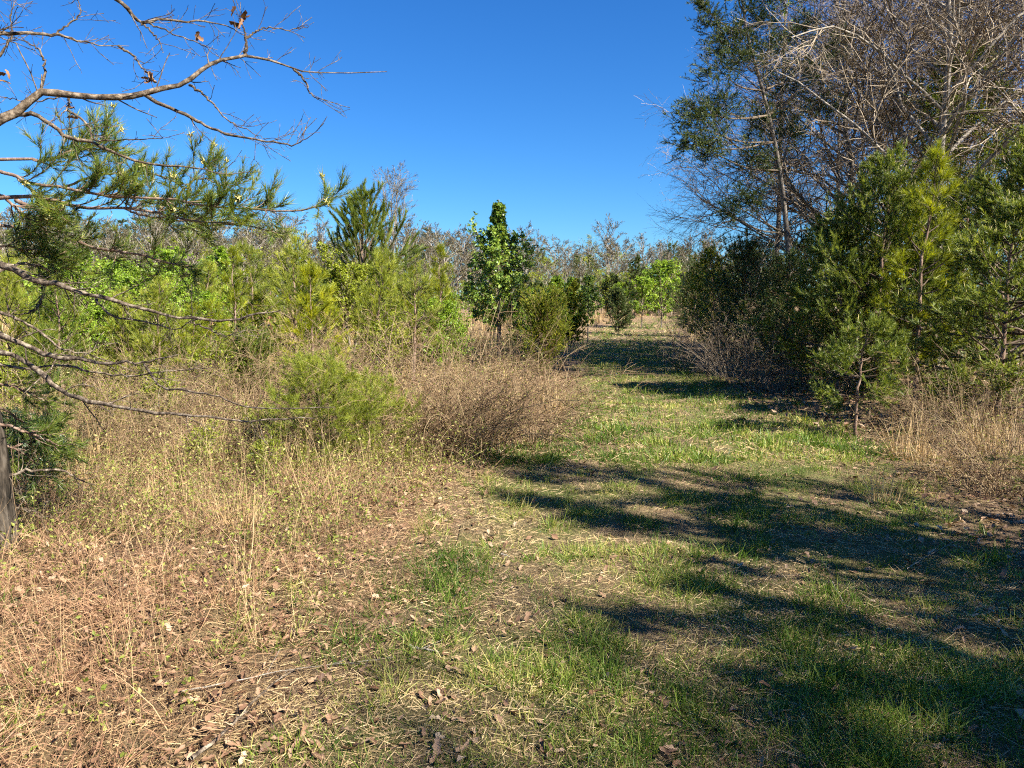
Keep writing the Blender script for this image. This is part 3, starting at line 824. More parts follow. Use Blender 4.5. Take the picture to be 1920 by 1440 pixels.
def broadleaf(root, seed, H, cb, spread, nbr=34, leaf=0.06, mat='leaf_pear', per=11, side=6, el=0.85, prof=None, stems=1, barkm='bark_grey', r0=None, aspect=0.66, droop=0.45, t0=0.15, el2=0.25, wob=0.005):
    rng = np.random.default_rng(seed)
    g = Geo(); gb = Geo(); gl = Geo()
    for s_ in range(stems):
        lean = (0, 0) if stems == 1 else (rng.normal() * 0.16 * H, rng.normal() * 0.16 * H)
        Hs = H if s_ == 0 else H * rng.uniform(0.7, 0.98)
        T = trunk_path(Hs, 12, wob * H, rng, lean)
        tubes(g, T, (r0 or H * 0.009) / (1 + 0.4 * (stems > 1)) * (1 - np.linspace(0, 1, 12)) ** 0.8 + 0.004, 8)
        n = nbr
        f = (np.arange(n) + rng.uniform(0, 1, n)) / n
        z = cb + (Hs * 0.95 - cb) * f
        az = np.arange(n) * 2.4 + rng.normal(size=n) * 0.4
        e = el + el2 * f + rng.normal(size=n) * 0.12
        pr = prof(f) if prof else (1 - f) ** 0.6 * (0.5 + 0.5 * np.minimum(1, f / 0.2))
        L = spread * pr * rng.uniform(0.75, 1.15, n) / np.maximum(np.cos(e), 0.35) + 0.06
        L = np.minimum(L, (Hs * 0.98 - z) / np.maximum(np.sin(e), 0.2) + 0.05)          # no shoot overtops the leader
        i = np.clip(z / Hs * 11, 0, 10.99); ii = i.astype(int); w = (i - ii)[:, None]
        b = T[ii] * (1 - w) + T[ii + 1] * w
        P = grow(b, np.stack([np.cos(az) * np.cos(e), np.sin(az) * np.cos(e), np.sin(e)], -1), L, 6, 0.09, 0.04, rng)
        PR = (0.003 + 0.006 * L)[:, None] * np.linspace(1, 0.3, 6)[None]
        S, SR = sprout(P, PR, side, 0.2, 0.95, 0.8, 0.25, L * 0.32 + 0.06, 4, 0.12, 0.08, rng, 0.35)
        tubes(gb, P, PR, 4, 0, rng.uniform(0, 1, len(P))); thin(gb, S, SR, rng, 0, rng.uniform(0, 1, len(S)))
        leaf_shoots(gl, S, per, leaf, rng, 0, t0, droop, aspect); leaf_shoots(gl, P, per, leaf, rng, 0, 0.3, droop, aspect)
        leaf_shoots(gl, T[None, -5:], per * 5, leaf, rng, 0, 0.0, droop, aspect)
    g.obj('trunk' if stems == 1 else 'stems', M[barkm], root, True)
    gb.obj('branches', M['twig'], root)
    gl.obj('crown', M[mat], root)

def bare_tree(root, seed, H, spread, cb=0.3, nlimb=16, n2=8, n3=7, n4=0, el=0.7, droop=-0.02, r0=0.1, twigw=0.006, mat='twig_far', barkm='bark_pale', up1=0.06, sides=3, lens=(0.45, 0.45, 0.5), prof=None, lean=(0, 0), wob1=0.12, wob2=0.15):
    rng = np.random.default_rng(seed)
    T = trunk_path(H, 12, 0.012 * H, rng, lean)
    TR = r0 * (1 - np.linspace(0, 1, 12)) ** 0.7 + twigw
    g = Geo(); tubes(g, T, TR, 8)
    f = (np.arange(nlimb) + rng.uniform(0, 1, nlimb)) / nlimb
    z = H * (cb + (0.96 - cb) * f)
    az = np.arange(nlimb) * 2.4 + rng.normal(size=nlimb) * 0.5
    e = el + 0.5 * f + rng.normal(size=nlimb) * 0.15
    pr = prof(f) if prof else (1 - f) ** 0.5
    L = spread * pr * rng.uniform(0.8, 1.2, nlimb) + 0.08 * H
    i = np.clip(z / H * 11, 0, 10.99); ii = i.astype(int); w = (i - ii)[:, None]
    b = T[ii] * (1 - w) + T[ii + 1] * w
    A = grow(b, np.stack([np.cos(az) * np.cos(e), np.sin(az) * np.cos(e), np.sin(e)], -1), L, 8, wob1, up1, rng)
    AR = (TR[ii] * 0.5)[:, None] * np.linspace(1, 0.2, 8)[None] + twigw * 0.6
    tubes(g, A, AR, 5)
    B, BR = sprout(A, AR, n2, 0.2, 0.97, 0.7, 0.25, L * lens[0], 6, wob2, droop, rng, 0.45, 0, 0.6, 0.3)
    BR = np.maximum(BR, twigw * 0.7)
    gt = Geo(); tubes(gt, B, BR, sides, 0, rng.uniform(0, 1, len(B)))
    C, CR = sprout(B, BR, n3, 0.15, 0.98, 0.65, 0.25, np.linalg.norm(B[:, -1] - B[:, 0], axis=1) * lens[1], 5, wob2 * 1.1, droop, rng, 0.3, 0, 0.7, 0.4)
    CR = np.maximum(CR, twigw * 0.5)
    thin(gt, C, CR, rng, 0, rng.uniform(0, 1, len(C)))
    if n4:
        D, DR = sprout(C, CR, n4, 0.1, 0.98, 0.6, 0.25, np.linalg.norm(C[:, -1] - C[:, 0], axis=1) * lens[2], 3, 0.2, droop * 1.5, rng, 0.3, 0, 0.7, 0.5)
        W = np.maximum(DR, twigw * 0.4) * 2
        ribbons(gt, D, W, 0, rng.uniform(0, 1, len(D)), rng)
    g.obj('trunk', M[barkm], root, True)
    gt.obj('crown', M[mat], root)

# ------------------------------------------------------------------ where things stand
def foot(u, y):
    x = (u - 960.0) / FPX * (y * cp + (CAM_H) * sp)
    return ground(x, y)
def tall(u, v, y):
    p = foot(u, y)
    return float(at(u, v, y)[2] - p[2])

def stand(name, label, cat, u, y, group=None):
    p = foot(u, y)
    return thing(name, label, cat, p - np.array([0, 0, 0.02]), group)

ANCH = [(0, 'left picture edge'), (90, 'dead pine branches'), (165, 'large light green sapling'), (250, 'grey leafless thicket'), (330, 'pine bough tips'), (425, 'rounded bright green sapling'), (500, 'dead leaved sapling'), (593, 'yellow green pine'), (662, 'many stemmed shrub'),
        (742, 'round crowned bare tree'), (800, 'slender red stemmed pine'), (935, 'pointed leafy tree'), (1040, 'round cedar bush'), (1102, 'narrow sapling at the bend'), (1190, 'small green tree at the bend'), (1245, 'lime green tree at the bend'), (1350, 'dark cedar row'), (1450, 'dark wood edge')]
def by(u):
    return min(ANCH, key=lambda q: abs(q[0] - u))[1]

# ---- the far wood
SRC = {}
def mk_src(key, root):
    SRC[key] = root; return root
RW = np.random.default_rng(77)
WOOD = 'trees of the far wood'
def sky_v(u):
    return np.interp(u, [-100, 200, 330, 480, 600, 780, 860, 940, 1010, 1100, 1180, 1250, 1330, 1500], [405, 408, 412, 412, 428, 452, 448, 462, 446, 450, 462, 458, 468, 468])
far_specs = [('bare', 9.0, dict(nlimb=17, n2=7, n3=6, n4=5, el=0.75, spread=2.6, cb=0.08)), ('bare', 9.0, dict(nlimb=15, n2=7, n3=6, n4=5, el=0.95, spread=2.2, cb=0.12)),
             ('bare', 9.0, dict(nlimb=18, n2=7, n3=6, n4=5, el=0.55, spread=3.0, cb=0.10)), ('bare', 9.0, dict(nlimb=16, n2=7, n3=6, n4=5, el=0.85, spread=2.4, cb=0.05))]
far_roots = []
BARE_L = 'grey leafless tree in the far wood beyond the field'
for k, (kd, H, kw) in enumerate(far_specs):
    t = thing('bare_tree', BARE_L, 'tree', (0, 120, 0), WOOD)
    bare_tree(t, 500 + k, H, prof=lambda f: np.sqrt(np.clip(1 - (1.5 * f - 0.62) ** 2, 0.12, 1)), droop=0.0, r0=0.09, twigw=0.026, **kw)
    far_roots.append((t, H))
PINE_L = 'dark green pine rising among the bare trees of the far wood'
farp = []
for k in range(2):
    t = thing('pine_tree', PINE_L, 'tree', (0, 120, 0), WOOD)
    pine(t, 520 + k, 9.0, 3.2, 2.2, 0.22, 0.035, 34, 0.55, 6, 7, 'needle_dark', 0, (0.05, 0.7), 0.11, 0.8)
    farp.append((t, 9.0))
GREEN_L = 'tree with thin pale green spring leaves in the far wood'
t = thing('budding_tree', GREEN_L, 'tree', (0, 120, 0), WOOD)
broadleaf(t, 530, 9.0, 1.2, 2.6, 30, 0.20, 'leaf_olive', 6, 6, 0.7, prof=lambda f: np.sqrt(np.clip(1 - (1.5 * f - 0.62) ** 2, 0.12, 1)), barkm='bark_pale')
farg = [(t, 9.0)]
used = set()
def far_place(src, u, y, v, label):
    root, H = src
    p = foot(u, y); h = float(at(u, v, y)[2] - p[2])
    s = h / H
    if root.name not in used:
        used.add(root.name); root.location = tuple(p); root.scale = (s, s, s); root.rotation_euler = (0, 0, RW.uniform(0, 6.28))
        if label: root['label'] = label
        return root
    return copy_thing(root, p, RW.uniform(0, 6.28), s * RW.uniform(1.05, 1.5), label or root['label'], root.get('group'), sz=s)
n_far = 290
for k in range(n_far):
    u = -80 + 1560 * (k + RW.uniform(0, 1)) / n_far
    row = k % 4
    y = [80, 95, 112, 132][row] + RW.uniform(-8, 8)
    v = sky_v(u) + [46, 26, 12, 4][row] + RW.normal() * 14 + 40 * (fbm(np.array([u / 60.0]), np.array([3.0]), 7, 2)[0] - 0.5)
    q = RW.uniform()
    if q < 0.58: src = far_roots[RW.integers(0, 4)]
    elif q < (0.80 if u > 1000 else 0.72): src = farp[RW.integers(0, 2)]; v += 6
    else: src = farg[0]; v += 14
    far_place(src, u, y, v, '%s, %s row of far wood, behind the %s' % ({0: 'grey leafless tree', 1: 'dark green pine', 2: 'budding tree'}[0 if q < 0.58 else 1 if src in farp else 2], ['front', 'second', 'third', 'last'][row], by(u)))
# the ones that stand out on the skyline
t = thing('bare_tree', 'tall round crowned leafless tree rising above the wood beside the tall pine', 'tree', foot(742, 80))
bare_tree(t, 541, tall(742, 370, 80), 4.4, 0.12, 22, 8, 8, 5, 0.75, 0.03, 0.13, 0.019, 'twig_far', 'bark_pale', 0.10, prof=lambda f: np.sqrt(np.clip(1 - (1.6 * f - 0.75) ** 2 * 0.8, 0.05, 1)))
t = thing('pine_tree', 'small dark pointed pine on the skyline right of the round bare tree', 'tree', foot(783, 70))
pine(t, 542, tall(783, 460, 70), 1.5, 1.3, 0.2, 0.03, 45, 0.4, 6, 6, 'needle_dark', 0, (0.1, 0.8), 0.09)
t = thing('budding_tree', 'airy tree with pale green buds standing highest over the far wood', 'tree', foot(1105, 100))
broadleaf(t, 543, tall(1105, 437, 100), 2.5, 2.3, 26, 0.13, 'leaf_olive', 4, 5, 0.8, barkm='bark_pale')
t = thing('pine_tree', 'broad dark pine on the skyline near the wood edge on the right', 'tree', foot(1262, 95))
pine(t, 544, tall(1262, 455, 95), 4, 2.6, 0.22, 0.035, 40, 0.5, 6, 8, 'needle_dark', 0, (0.0, 0.5), 0.12)
print('far', round(time.time() - T0, 1))

# ---- young trees and bushes of the field, near ones first
def pear_prof(f):
    return np.interp(f, [0, 0.1, 0.22, 0.38, 0.52, 0.64, 0.74, 1.0], [0.70, 0.98, 1.0, 0.90, 0.72, 0.48, 0.17, 0.06])
t = stand('pear_sapling', 'leafy young tree with glossy green leaves and slender pointed top mid field', 'tree', 935, 18)
broadleaf(t, 601, tall(935, 372, 18), 0.85, 0.86, 80, 0.078, 'leaf_pear', 19, 8, 0.42, pear_prof, barkm='bark_grey', r0=0.035, el2=0.45, wob=0.001)
t = stand('cedar_bush', 'round dense green cedar bush at the path edge before the pointed leafy tree', 'bush', 1020, 16.3)
cedar(t, 602, tall(1020, 582, 16.3), 0.68, 1.2, 'cedar', 0.04, 0.55, 0.8, 0.042, 0.010, 100)
t = stand('pine_tree', 'tall young pine with several upright bottlebrush leaders behind the pale green shrub', 'tree', 690, 24)
pine(t, 603, tall(690, 368, 24), 0.9, 2.9, 0.20, 0.013, 260, 0.42, 5, 5, 'needle', 0, (0.7, 1.25), 0.05, 0.55, tint_off=-0.1)
t = stand('spring_shrub', 'broad many stemmed shrub covered in small yellow green leaves', 'shrub', 662, 19)
broadleaf(t, 604, tall(662, 452, 19), 0.6, 0.62, 28, 0.050, 'leaf_olive', 16, 7, 0.8, stems=5, barkm='bark_pale')
t = stand('young_pine', 'small bright yellow green pine in front of the many stemmed shrub', 'tree', 593, 12.2)
pine(t, 605, tall(593, 505, 12.2), 0.3, 0.66, 0.14, 0.0062, 330, 0.22, 5, 5, 'needle_yellow', 0, (0.25, 1.0), 0.02)
t = stand('young_pine', 'young pine with bare reddish trunk and thin airy crown above the briars', 'tree', 775, 13.6)
pine(t, 606, tall(775, 508, 13.6), 0.8, 0.72, 0.14, 0.0055, 200, 0.24, 5, 5, 'needle_olive', 0, (0.15, 0.95), 0.036)
t = stand('young_pine', 'slender pine sapling with thin red stem left of the pointed leafy tree', 'tree', 826, 21)
mk_src('slim', t); pine(t, 607, tall(826, 470, 21), 0.9, 0.62, 0.15, 0.009, 190, 0.30, 5, 4, 'needle_yellow', 0, (0.3, 1.1), 0.03, tint_off=-0.2)
t = stand('young_pine', 'knee high green pine seedling in the grass behind the briars', 'tree', 838, 15.5)
pine(t, 608, 0.75, 0.15, 0.30, 0.13, 0.006, 300, 0.16, 5, 3, 'needle', 0, (0.4, 1.0), 0.012)
t = stand('leafy_sapling', 'pale green leafy sapling standing behind the round cedar bush', 'tree', 1045, 24)
mk_src('leafy', t); broadleaf(t, 609, tall(1045, 520, 24), 0.4, 0.6, 40, 0.07, 'leaf_bright', 14, 5, 0.9, barkm='bark_grey')
t = stand('leafy_sapling', 'narrow dark green leafy sapling beside the path bend', 'tree', 1102, 29)
broadleaf(t, 610, tall(1102, 518, 29), 0.6, 0.6, 40, 0.085, 'leaf_pear', 14, 5, 0.85, barkm='bark_grey')
t = stand('leafy_sapling', 'bright lime green leafy tree where the path bends away', 'tree', 1240, 42)
mk_src('lime', t); broadleaf(t, 611, tall(1240, 490, 42), 0.5, 1.4, 50, 0.13, 'leaf_bright', 14, 6, 0.75, barkm='bark_grey')
t = stand('leafy_sapling', 'small green tree left of the lime green one at the path bend', 'tree', 1203, 41)
broadleaf(t, 612, tall(1203, 520, 41), 0.7, 0.9, 40, 0.11, 'leaf_bright', 13, 5, 0.85, barkm='bark_grey')
t = stand('cedar_bush', 'small dark cone shaped cedar beyond the path bend', 'bush', 1160, 36)
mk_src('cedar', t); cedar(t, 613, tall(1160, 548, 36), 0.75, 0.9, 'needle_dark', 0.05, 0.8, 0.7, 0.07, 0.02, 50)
t = stand('cedar_tree', 'dull green upright cedar between the leafy saplings near the path', 'tree', 1072, 27)
cedar(t, 614, tall(1072, 530, 27), 0.5, 0.9, 'cedar', 0.05, 0.7, 0.95, 0.07, 0.02, 35)
t = stand('cedar_tree', 'dark conical cedar in front of the far wood near the lime green tree', 'tree', 1190, 62)
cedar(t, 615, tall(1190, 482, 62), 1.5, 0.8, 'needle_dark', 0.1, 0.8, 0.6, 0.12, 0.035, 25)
t = stand('leafy_sapling', 'large light green leafy sapling behind the dead pine branches', 'tree', 165, 15)
mk_src('leafyb', t); broadleaf(t, 616, tall(165, 470, 15), 0.3, 0.95, 46, 0.06, 'leaf_bright', 15, 7, 0.7, stems=2, barkm='bark_grey')
t = stand('leafy_sapling', 'rounded bright green leafy sapling between two young pines', 'tree', 425, 21)
broadleaf(t, 617, tall(425, 462, 21), 0.5, 0.68, 46, 0.068, 'leaf_bright', 16, 5, 0.8, barkm='bark_grey')
t = stand('young_pine', 'full green pine right of the rounded leafy sapling', 'tree', 478, 17)
mk_src('pineg', t); pine(t, 618, tall(478, 462, 17), 0.4, 0.85, 0.15, 0.0075, 230, 0.27, 5, 5, 'needle', 0, (0.35, 1.1), 0.032, tint_off=0.1)
t = stand('young_pine', 'soft green pine left of the rounded leafy sapling', 'tree', 388, 20)
mk_src('pines', t); pine(t, 619, tall(388, 500, 20), 0.35, 0.95, 0.15, 0.0085, 210, 0.28, 5, 5, 'needle_olive', 0, (0.35, 1.1), 0.032, tint_off=0.1)
t = stand('dead_leaf_sapling', 'thin sapling holding a bunch of dead brown leaves', 'tree', 497, 13)
rng = np.random.default_rng(620)
T = trunk_path(1.15, 8, 0.02, rng); g = Geo(); tubes(g, T, np.linspace(0.016, 0.006, 8), 6); g.obj('trunk', M['bark_grey'], t)
P, PR = sprout(T[None], np.linspace(0.016, 0.006, 8)[None], 12, 0.55, 1.0, 0.8, 0.2, 0.28, 5, 0.12, 0.05, rng)
g = Geo(); tubes(g, P, np.maximum(PR, 0.002), 3); g.obj('branches', M['twig_brown'], t)
g = Geo(); leaf_shoots(g, P, 12, 0.08, rng, 0, 0.3, 0.8); g.obj('crown', M['leaf_dead'], t)
t = stand('cedar_bush', 'rich green low cedar bush among the pale weeds', 'bush', 470, 10.6)
cedar(t, 621, tall(470, 672, 10.6), 0.44, 0.9, 'needle', 0.04, 0.6, 0.8, 0.032, 0.0075, 150)
t = stand('feathery_pine', 'thin stemmed feathery olive green pine sapling beside the briar tangle', 'tree', 606, 6.8)
pine(t, 622, tall(606, 690, 6.8), 0.12, 0.68, 0.06, 0.0030, 300, 0.09, 4, 8, 'needle_olive', 2, (0.25, 0.8), 0.010, 0.8, side_len=0.4)
t = stand('feathery_pine', 'low feathery olive sapling in the weeds left of the briar tangle', 'tree', 690, 7.1)
pine(t, 623, 0.72, 0.08, 0.55, 0.06, 0.0032, 280, 0.09, 4, 8, 'needle_olive', 1, (0.25, 0.8), 0.010, 0.8, side_len=0.4)
t = stand('young_pine', 'small green pine at the left edge under the dead branches', 'tree', 90, 8.5)
pine(t, 624, 1.05, 0.15, 0.5, 0.12, 0.005, 260, 0.2, 5, 4, 'needle', 0, (0.3, 1.0), 0.018)
t = stand('young_pine', 'knee high pine seedling in pale grass left of the low cedar', 'tree', 330, 12)
pine(t, 625, 0.95, 0.15, 0.42, 0.13, 0.006, 260, 0.2, 5, 4, 'needle_olive', 0, (0.3, 1.0), 0.016)
t = stand('young_pine', 'waist high yellow green pine between the grey thicket and dead leaf sapling', 'tree', 400, 13)
pine(t, 626, 1.35, 0.15, 0.5, 0.13, 0.006, 240, 0.22, 5, 4, 'needle_yellow', 0, (0.3, 1.0), 0.018, tint_off=-0.15)

# briars and bare thickets
def briar(root, seed, n, rad, h, twigs=5, mat='twig_brown', leafs=1, arch=-0.16, thick=0.0048):
    rng = np.random.default_rng(seed)
    a = rng.uniform(0, 2 * PI, n); rr = rad * 0.75 * np.sqrt(rng.uniform(0, 1, n))
    B = np.stack([rr * np.cos(a), rr * np.sin(a), np.full(n, -0.02)], -1)
    a2 = a + rng.normal(size=n); e = rng.uniform(0.7, 1.5, n)
    P = grow(B, np.stack([np.cos(a2) * np.cos(e), np.sin(a2) * np.cos(e), np.sin(e)], -1), h * rng.uniform(0.8, 2.2, n), 9, 0.13, arch, rng)
    P[..., 2] = np.maximum(P[..., 2], 0.0)
    PR = (thick * rng.uniform(0.6, 1.2, n))[:, None] * np.linspace(1, 0.3, 9)[None]
    g = Geo(); tubes(g, P, PR, 4, 0, rng.uniform(0.1, 0.9, n)); tag(g.obj('canes', M[mat], root), kind='stuff')
    S, SR = sprout(P, PR, twigs, 0.2, 0.97, 0.8, 0.3, h * 0.38, 4, 0.2, -0.06, rng, 0.3)
    S2, SR2 = sprout(S, np.maximum(SR, 0.001), 3, 0.2, 0.95, 0.8, 0.3, h * 0.15, 4, 0.2, -0.03, rng, 0.3)
    g = Geo(); thin(g, S, np.maximum(SR, 0.0014), rng, 0, rng.uniform(0, 0.7, len(S))); thin(g, S2, np.maximum(SR2, 0.0013), rng, 0, rng.uniform(0, 0.7, len(S2)))
    tag(g.obj('twigs', M[mat], root), kind='stuff')
    if leafs:
        g = Geo(); leaf_shoots(g, S, leafs, 0.022, rng, 0, 0.2, 0.1, 0.55); tag(g.obj('foliage', M['weed'], root), kind='stuff')
for k, (u, y, n, rad, h, lab) in enumerate([
        (765, 7.7, 160, 0.66, 0.78, 'brown briar tangle under the red trunked young pine'),
        (865, 8.1, 180, 0.66, 0.86, 'dense middle hump of the brown briar tangle beside the path'),
        (965, 8.8, 160, 0.58, 0.78, 'briar hump nearest the path with a shaded right flank'),
        (890, 10.4, 80, 0.8, 0.62, 'low dry briar patch behind the big tangle'),
        (1035, 11.6, 70, 0.6, 0.5, 'reddish dry briars spilling to the path below the cedar bush'),
        (600, 7.0, 40, 0.4, 0.35, 'low brown briars round the foot of the feathery sapling')]):
    t = stand('briar_bush', lab, 'briar', u, y); briar(t, 640 + k, n, rad, h)
for k, (u, y, n, rad, h, lab) in enumerate([
        (235, 13.5, 60, 0.7, 0.95, 'grey leafless thicket of thin upright stems among the pale weeds'),
        (300, 15.0, 50, 0.7, 0.85, 'smaller grey leafless thicket right of the taller one'),
        (1310, 17.0, 60, 0.7, 0.8, 'grey twiggy brush at the foot of the dark cedars'),
        (1375, 15.0, 70, 0.7, 0.85, 'tangled leafless brush in the shade along the path'),
        (1440, 13.5, 60, 0.6, 0.7, 'low shaded brush below the dark pines'),
        (1275, 21.0, 50, 0.8, 0.9, 'pale dry brush at the far end of the shaded edge')]):
    t = stand('bare_thicket', lab, 'thicket', u, y); briar(t, 660 + k, n, rad, h, 7, 'twig', 0, -0.06, 0.005)

BR = {}
for o in list(bpy.data.objects):
    if o.name.startswith('briar_bush') and o.parent is None: BR[o['label'][:20]] = o
bsrc = list(BR.values())
for k, (u, y, sc, lab) in enumerate([(430, 7.1, 0.75, 'brown briar tangle among weeds below the low cedar bush'), (250, 7.4, 0.8, 'brown briar tangle below the long dead branches'), (130, 7.0, 0.7, 'brown briar tangle right of the near left pine trunk'), (520, 8.6, 0.9, 'brown briar tangle left of the feathery sapling'), (335, 9.2, 0.95, 'brown briar tangle in front of the grey thicket'), (1890, 6.4, 0.8, 'brown briar tangle at the right picture edge'), (1780, 8.6, 0.75, 'dry briars under the slim pale trunked pine'), (640, 9.6, 0.9, 'brown briar tangle behind the feathery sapling')]):
    copy_thing(bsrc[k % 3], foot(u, y) - np.array([0, 0, 0.02]), 1.3 * k, sc, lab, sz=sc * (0.8 + 0.1 * (k % 4)))

# standing dead sedge clumps
def sedge_clump(root, seed, n, h, rad):
    rng = np.random.default_rng(seed)
    g = Geo(); blades(g, n, rad, h, 0.005, rng, (0.02, 0.45), -0.10, 6, 0, (0.2, 1)); tag(g.obj('stems', M['sedge'], root), kind='stuff')
    g = Geo(); blades(g, n, rad * 1.2, h * 0.55, 0.005, rng, (0.2, 1.1), -0.22, 5, 0, (0, 0.8)); tag(g.obj('leaves', M['sedge'], root), kind='stuff')
for k, (u, y, n, h, rad, lab) in enumerate([
        (1030, 10.8, 120, 0.75, 0.18, 'arching tan sedge clump at the right end of the briar tangle'),
        (1005, 11.6, 90, 0.55, 0.2, 'short tan sedge clump just behind the briar hump'),
        (1700, 7.6, 110, 0.55, 0.16, 'orange tan sedge clump standing in leaf litter at the right verge'),
        (1765, 7.0, 110, 0.50, 0.16, 'sedge clump before the tall trunked pine on the right verge'),
        (1850, 7.8, 110, 0.60, 0.18, 'tall sedge clump near the right picture edge in sun'),
        (1905, 7.0, 90, 0.5, 0.18, 'sedge clump cut by the right picture edge'),
        (1660, 6.0, 60, 0.32, 0.12, 'small thin sedge clump at the path side in part shade'),
        (860, 19.5, 130, 0.95, 0.3, 'pale tan sedge stand left of the pointed leafy tree'),
        (800, 21.5, 130, 0.95, 0.35, 'sedge stand behind the slender red stemmed pine'),
        (890, 23.0, 130, 0.95, 0.35, 'sedge stand directly behind the pointed leafy tree'),
        (735, 11.2, 90, 0.6, 0.2, 'straw coloured sedge behind the left end of the briars'),
        (800, 8.2, 90, 0.8, 0.22, 'loose tan grass poking through the middle of the briar tangle'),
        (930, 8.9, 90, 0.75, 0.22, 'tan grass tuft between the two humps of the briar tangle'),
        (700, 8.0, 90, 0.75, 0.22, 'pale grass clump at the left end of the briar tangle'),
        (540, 7.0, 80, 0.6, 0.18, 'pale grass clump left of the feathery sapling'),
        (330, 6.6, 80, 0.6, 0.18, 'pale grass clump in the weeds below the dead branch tips'),
        (170, 6.4, 80, 0.6, 0.18, 'pale grass clump right of the near left pine trunk'),
        (420, 8.2, 90, 0.7, 0.22, 'tall pale grass clump in front of the low cedar bush'),
        (255, 8.6, 90, 0.7, 0.22, 'tall pale grass clump in front of the grey thicket'),
        (455, 5.0, 90, 0.35, 0.12, 'drooping dead grass clump on the left bank')]):
    t = stand('sedge_clump', lab, 'dead grass', u, y); sedge_clump(t, 680 + k, n, h, rad)

# low shrubs and young pines crowding the near field
def copy_h(key, u, y, h, label, group=None, rz=None):
    return copy_thing(SRC[key], foot(u, y) - np.array([0, 0, 0.02]), RQ.uniform(0, 6.28), h / HS[key], label, group)
RQ = np.random.default_rng(93)
HS = {'slim': tall(826, 470, 21), 'leafy': tall(1045, 520, 24), 'cedar': tall(1160, 548, 36), 'leafyb': tall(165, 470, 15), 'pineg': tall(478, 462, 17), 'pines': tall(388, 500, 20), 'lime': tall(1240, 490, 42), 'low': 1.0, 'vine': 0.6}
LOW = 'low shrubs among the field weeds'
t = stand('low_shrub', 'yellow green twiggy shrub left of the low green cedar bush', 'shrub', 395, 10.2, LOW)
mk_src('low', t); broadleaf(t, 631, 1.0, 0.08, 0.30, 16, 0.028, 'leaf_olive', 8, 6, 0.75, stems=6, barkm='bark_pale', r0=0.008)
t = stand('evergreen_vine', 'dark green leafy vine mound at the foot of the near left pine', 'vine', 80, 6.2)
mk_src('vine', t); broadleaf(t, 632, 0.6, 0.03, 0.24, 14, 0.030, 'leaf_dark', 8, 6, 0.6, stems=7, barkm='bark_grey', r0=0.006)
copy_h('vine', 30, 6.8, 0.55, 'taller dark vine mound behind the trunk of the near left pine')
copy_h('vine', 165, 7.2, 0.35, 'small dark leafy vine mound in the weeds right of the near left pine')
for (u, y, h, lab) in [(300, 9.0, 0.8, 'pale olive shrub in front of the grey leafless thicket'), (210, 10.0, 0.8, 'olive shrub below the long dead branches'), (555, 10.6, 0.9, 'taller olive shrub under the yellow green pine'), 
                       (20, 10.0, 0.9, 'olive shrub cut by the left picture edge'), 
                       (715, 13.2, 1.3, 'olive shrub left of the red trunked pine'), (480, 7.6, 0.5, 'knee high olive shrub left of the feathery sapling'),]:
    copy_h('low', u, y, h, lab, LOW)
for (u, y, h, lab) in [(380, 6.6, 0.5, 'small olive shrub in the weeds mid bank'), (200, 7.8, 0.65, 'small olive shrub behind the briars right of the near pine'), (500, 6.3, 0.42, 'tiny olive shrub before the feathery sapling'), (300, 8.3, 0.75, 'olive shrub between two pale grass clumps')]:
    copy_h('low', u, y, h, lab, LOW)
for (key, u, y, h, lab) in [('pines', 300, 11.6, 1.7, 'shoulder high soft pine in front of the thicket'), ('slim', 362, 10.4, 1.4, 'slim chest high pine beside the dead branch tips'), ('pines', 712, 14.6, 2.2, 'soft pine between the shrub and the red trunked pine'),
                            ('pineg', 120, 11.2, 1.8, 'green pine behind the lower dead branches'), ('pines', 25, 11.8, 2.0, 'soft pine at the left edge behind the dead branches'), ('pines', 555, 15.5, 2.5, 'tall soft pine behind the yellow green pine'),
                            ('pineg', 735, 16.5, 2.5, 'green pine behind the red trunked pine'), ('slim', 445, 14.5, 2.3, 'slim pine in front of the rounded bright sapling'), ('leafyb', 285, 17.5, 2.6, 'light green sapling right of the large one')]:
    copy_h(key, u, y, h, lab)

# copies filling the field behind
RM = np.random.default_rng(91)
FIELD = 'young trees filling the field behind'
mid = []
labs = {'slim': 'slim young pine', 'leafy': 'pale green leafy sapling', 'cedar': 'dark cedar bush', 'leafyb': 'light green two stemmed sapling', 'pineg': 'green young pine', 'pines': 'soft olive young pine'}
for k in range(88):
    y = 21 + 42 * RM.uniform() ** 1.1
    u = RM.uniform(-60, 1000) if k % 7 else RM.uniform(1000, 1130)
    x = foot(u, y)[0]
    if x > path_left(y) - 1.2: continue
    v = RM.uniform(492, 572) if u < 1000 else RM.uniform(515, 560)
    if 860 < u < 1010 and y < 24: continue
    key = RM.choice(['slim', 'pineg', 'pines', 'leafy', 'cedar', 'leafyb', 'pines', 'pineg'])
    src = SRC[key]
    ht = tall(u, v, y)
    s = max(0.35, min(2.2, ht / HS[key]))
    copy_thing(src, foot(u, y) - np.array([0, 0, 0.02]), RM.uniform(0, 6.28), s, '%s%s %s the %s' % ('small ' if ht < 1.9 else 'tall ' if ht > 3.2 else '', labs[key], 'close behind' if y < 24 else 'well behind' if y < 38 else 'far behind', by(u)), FIELD)
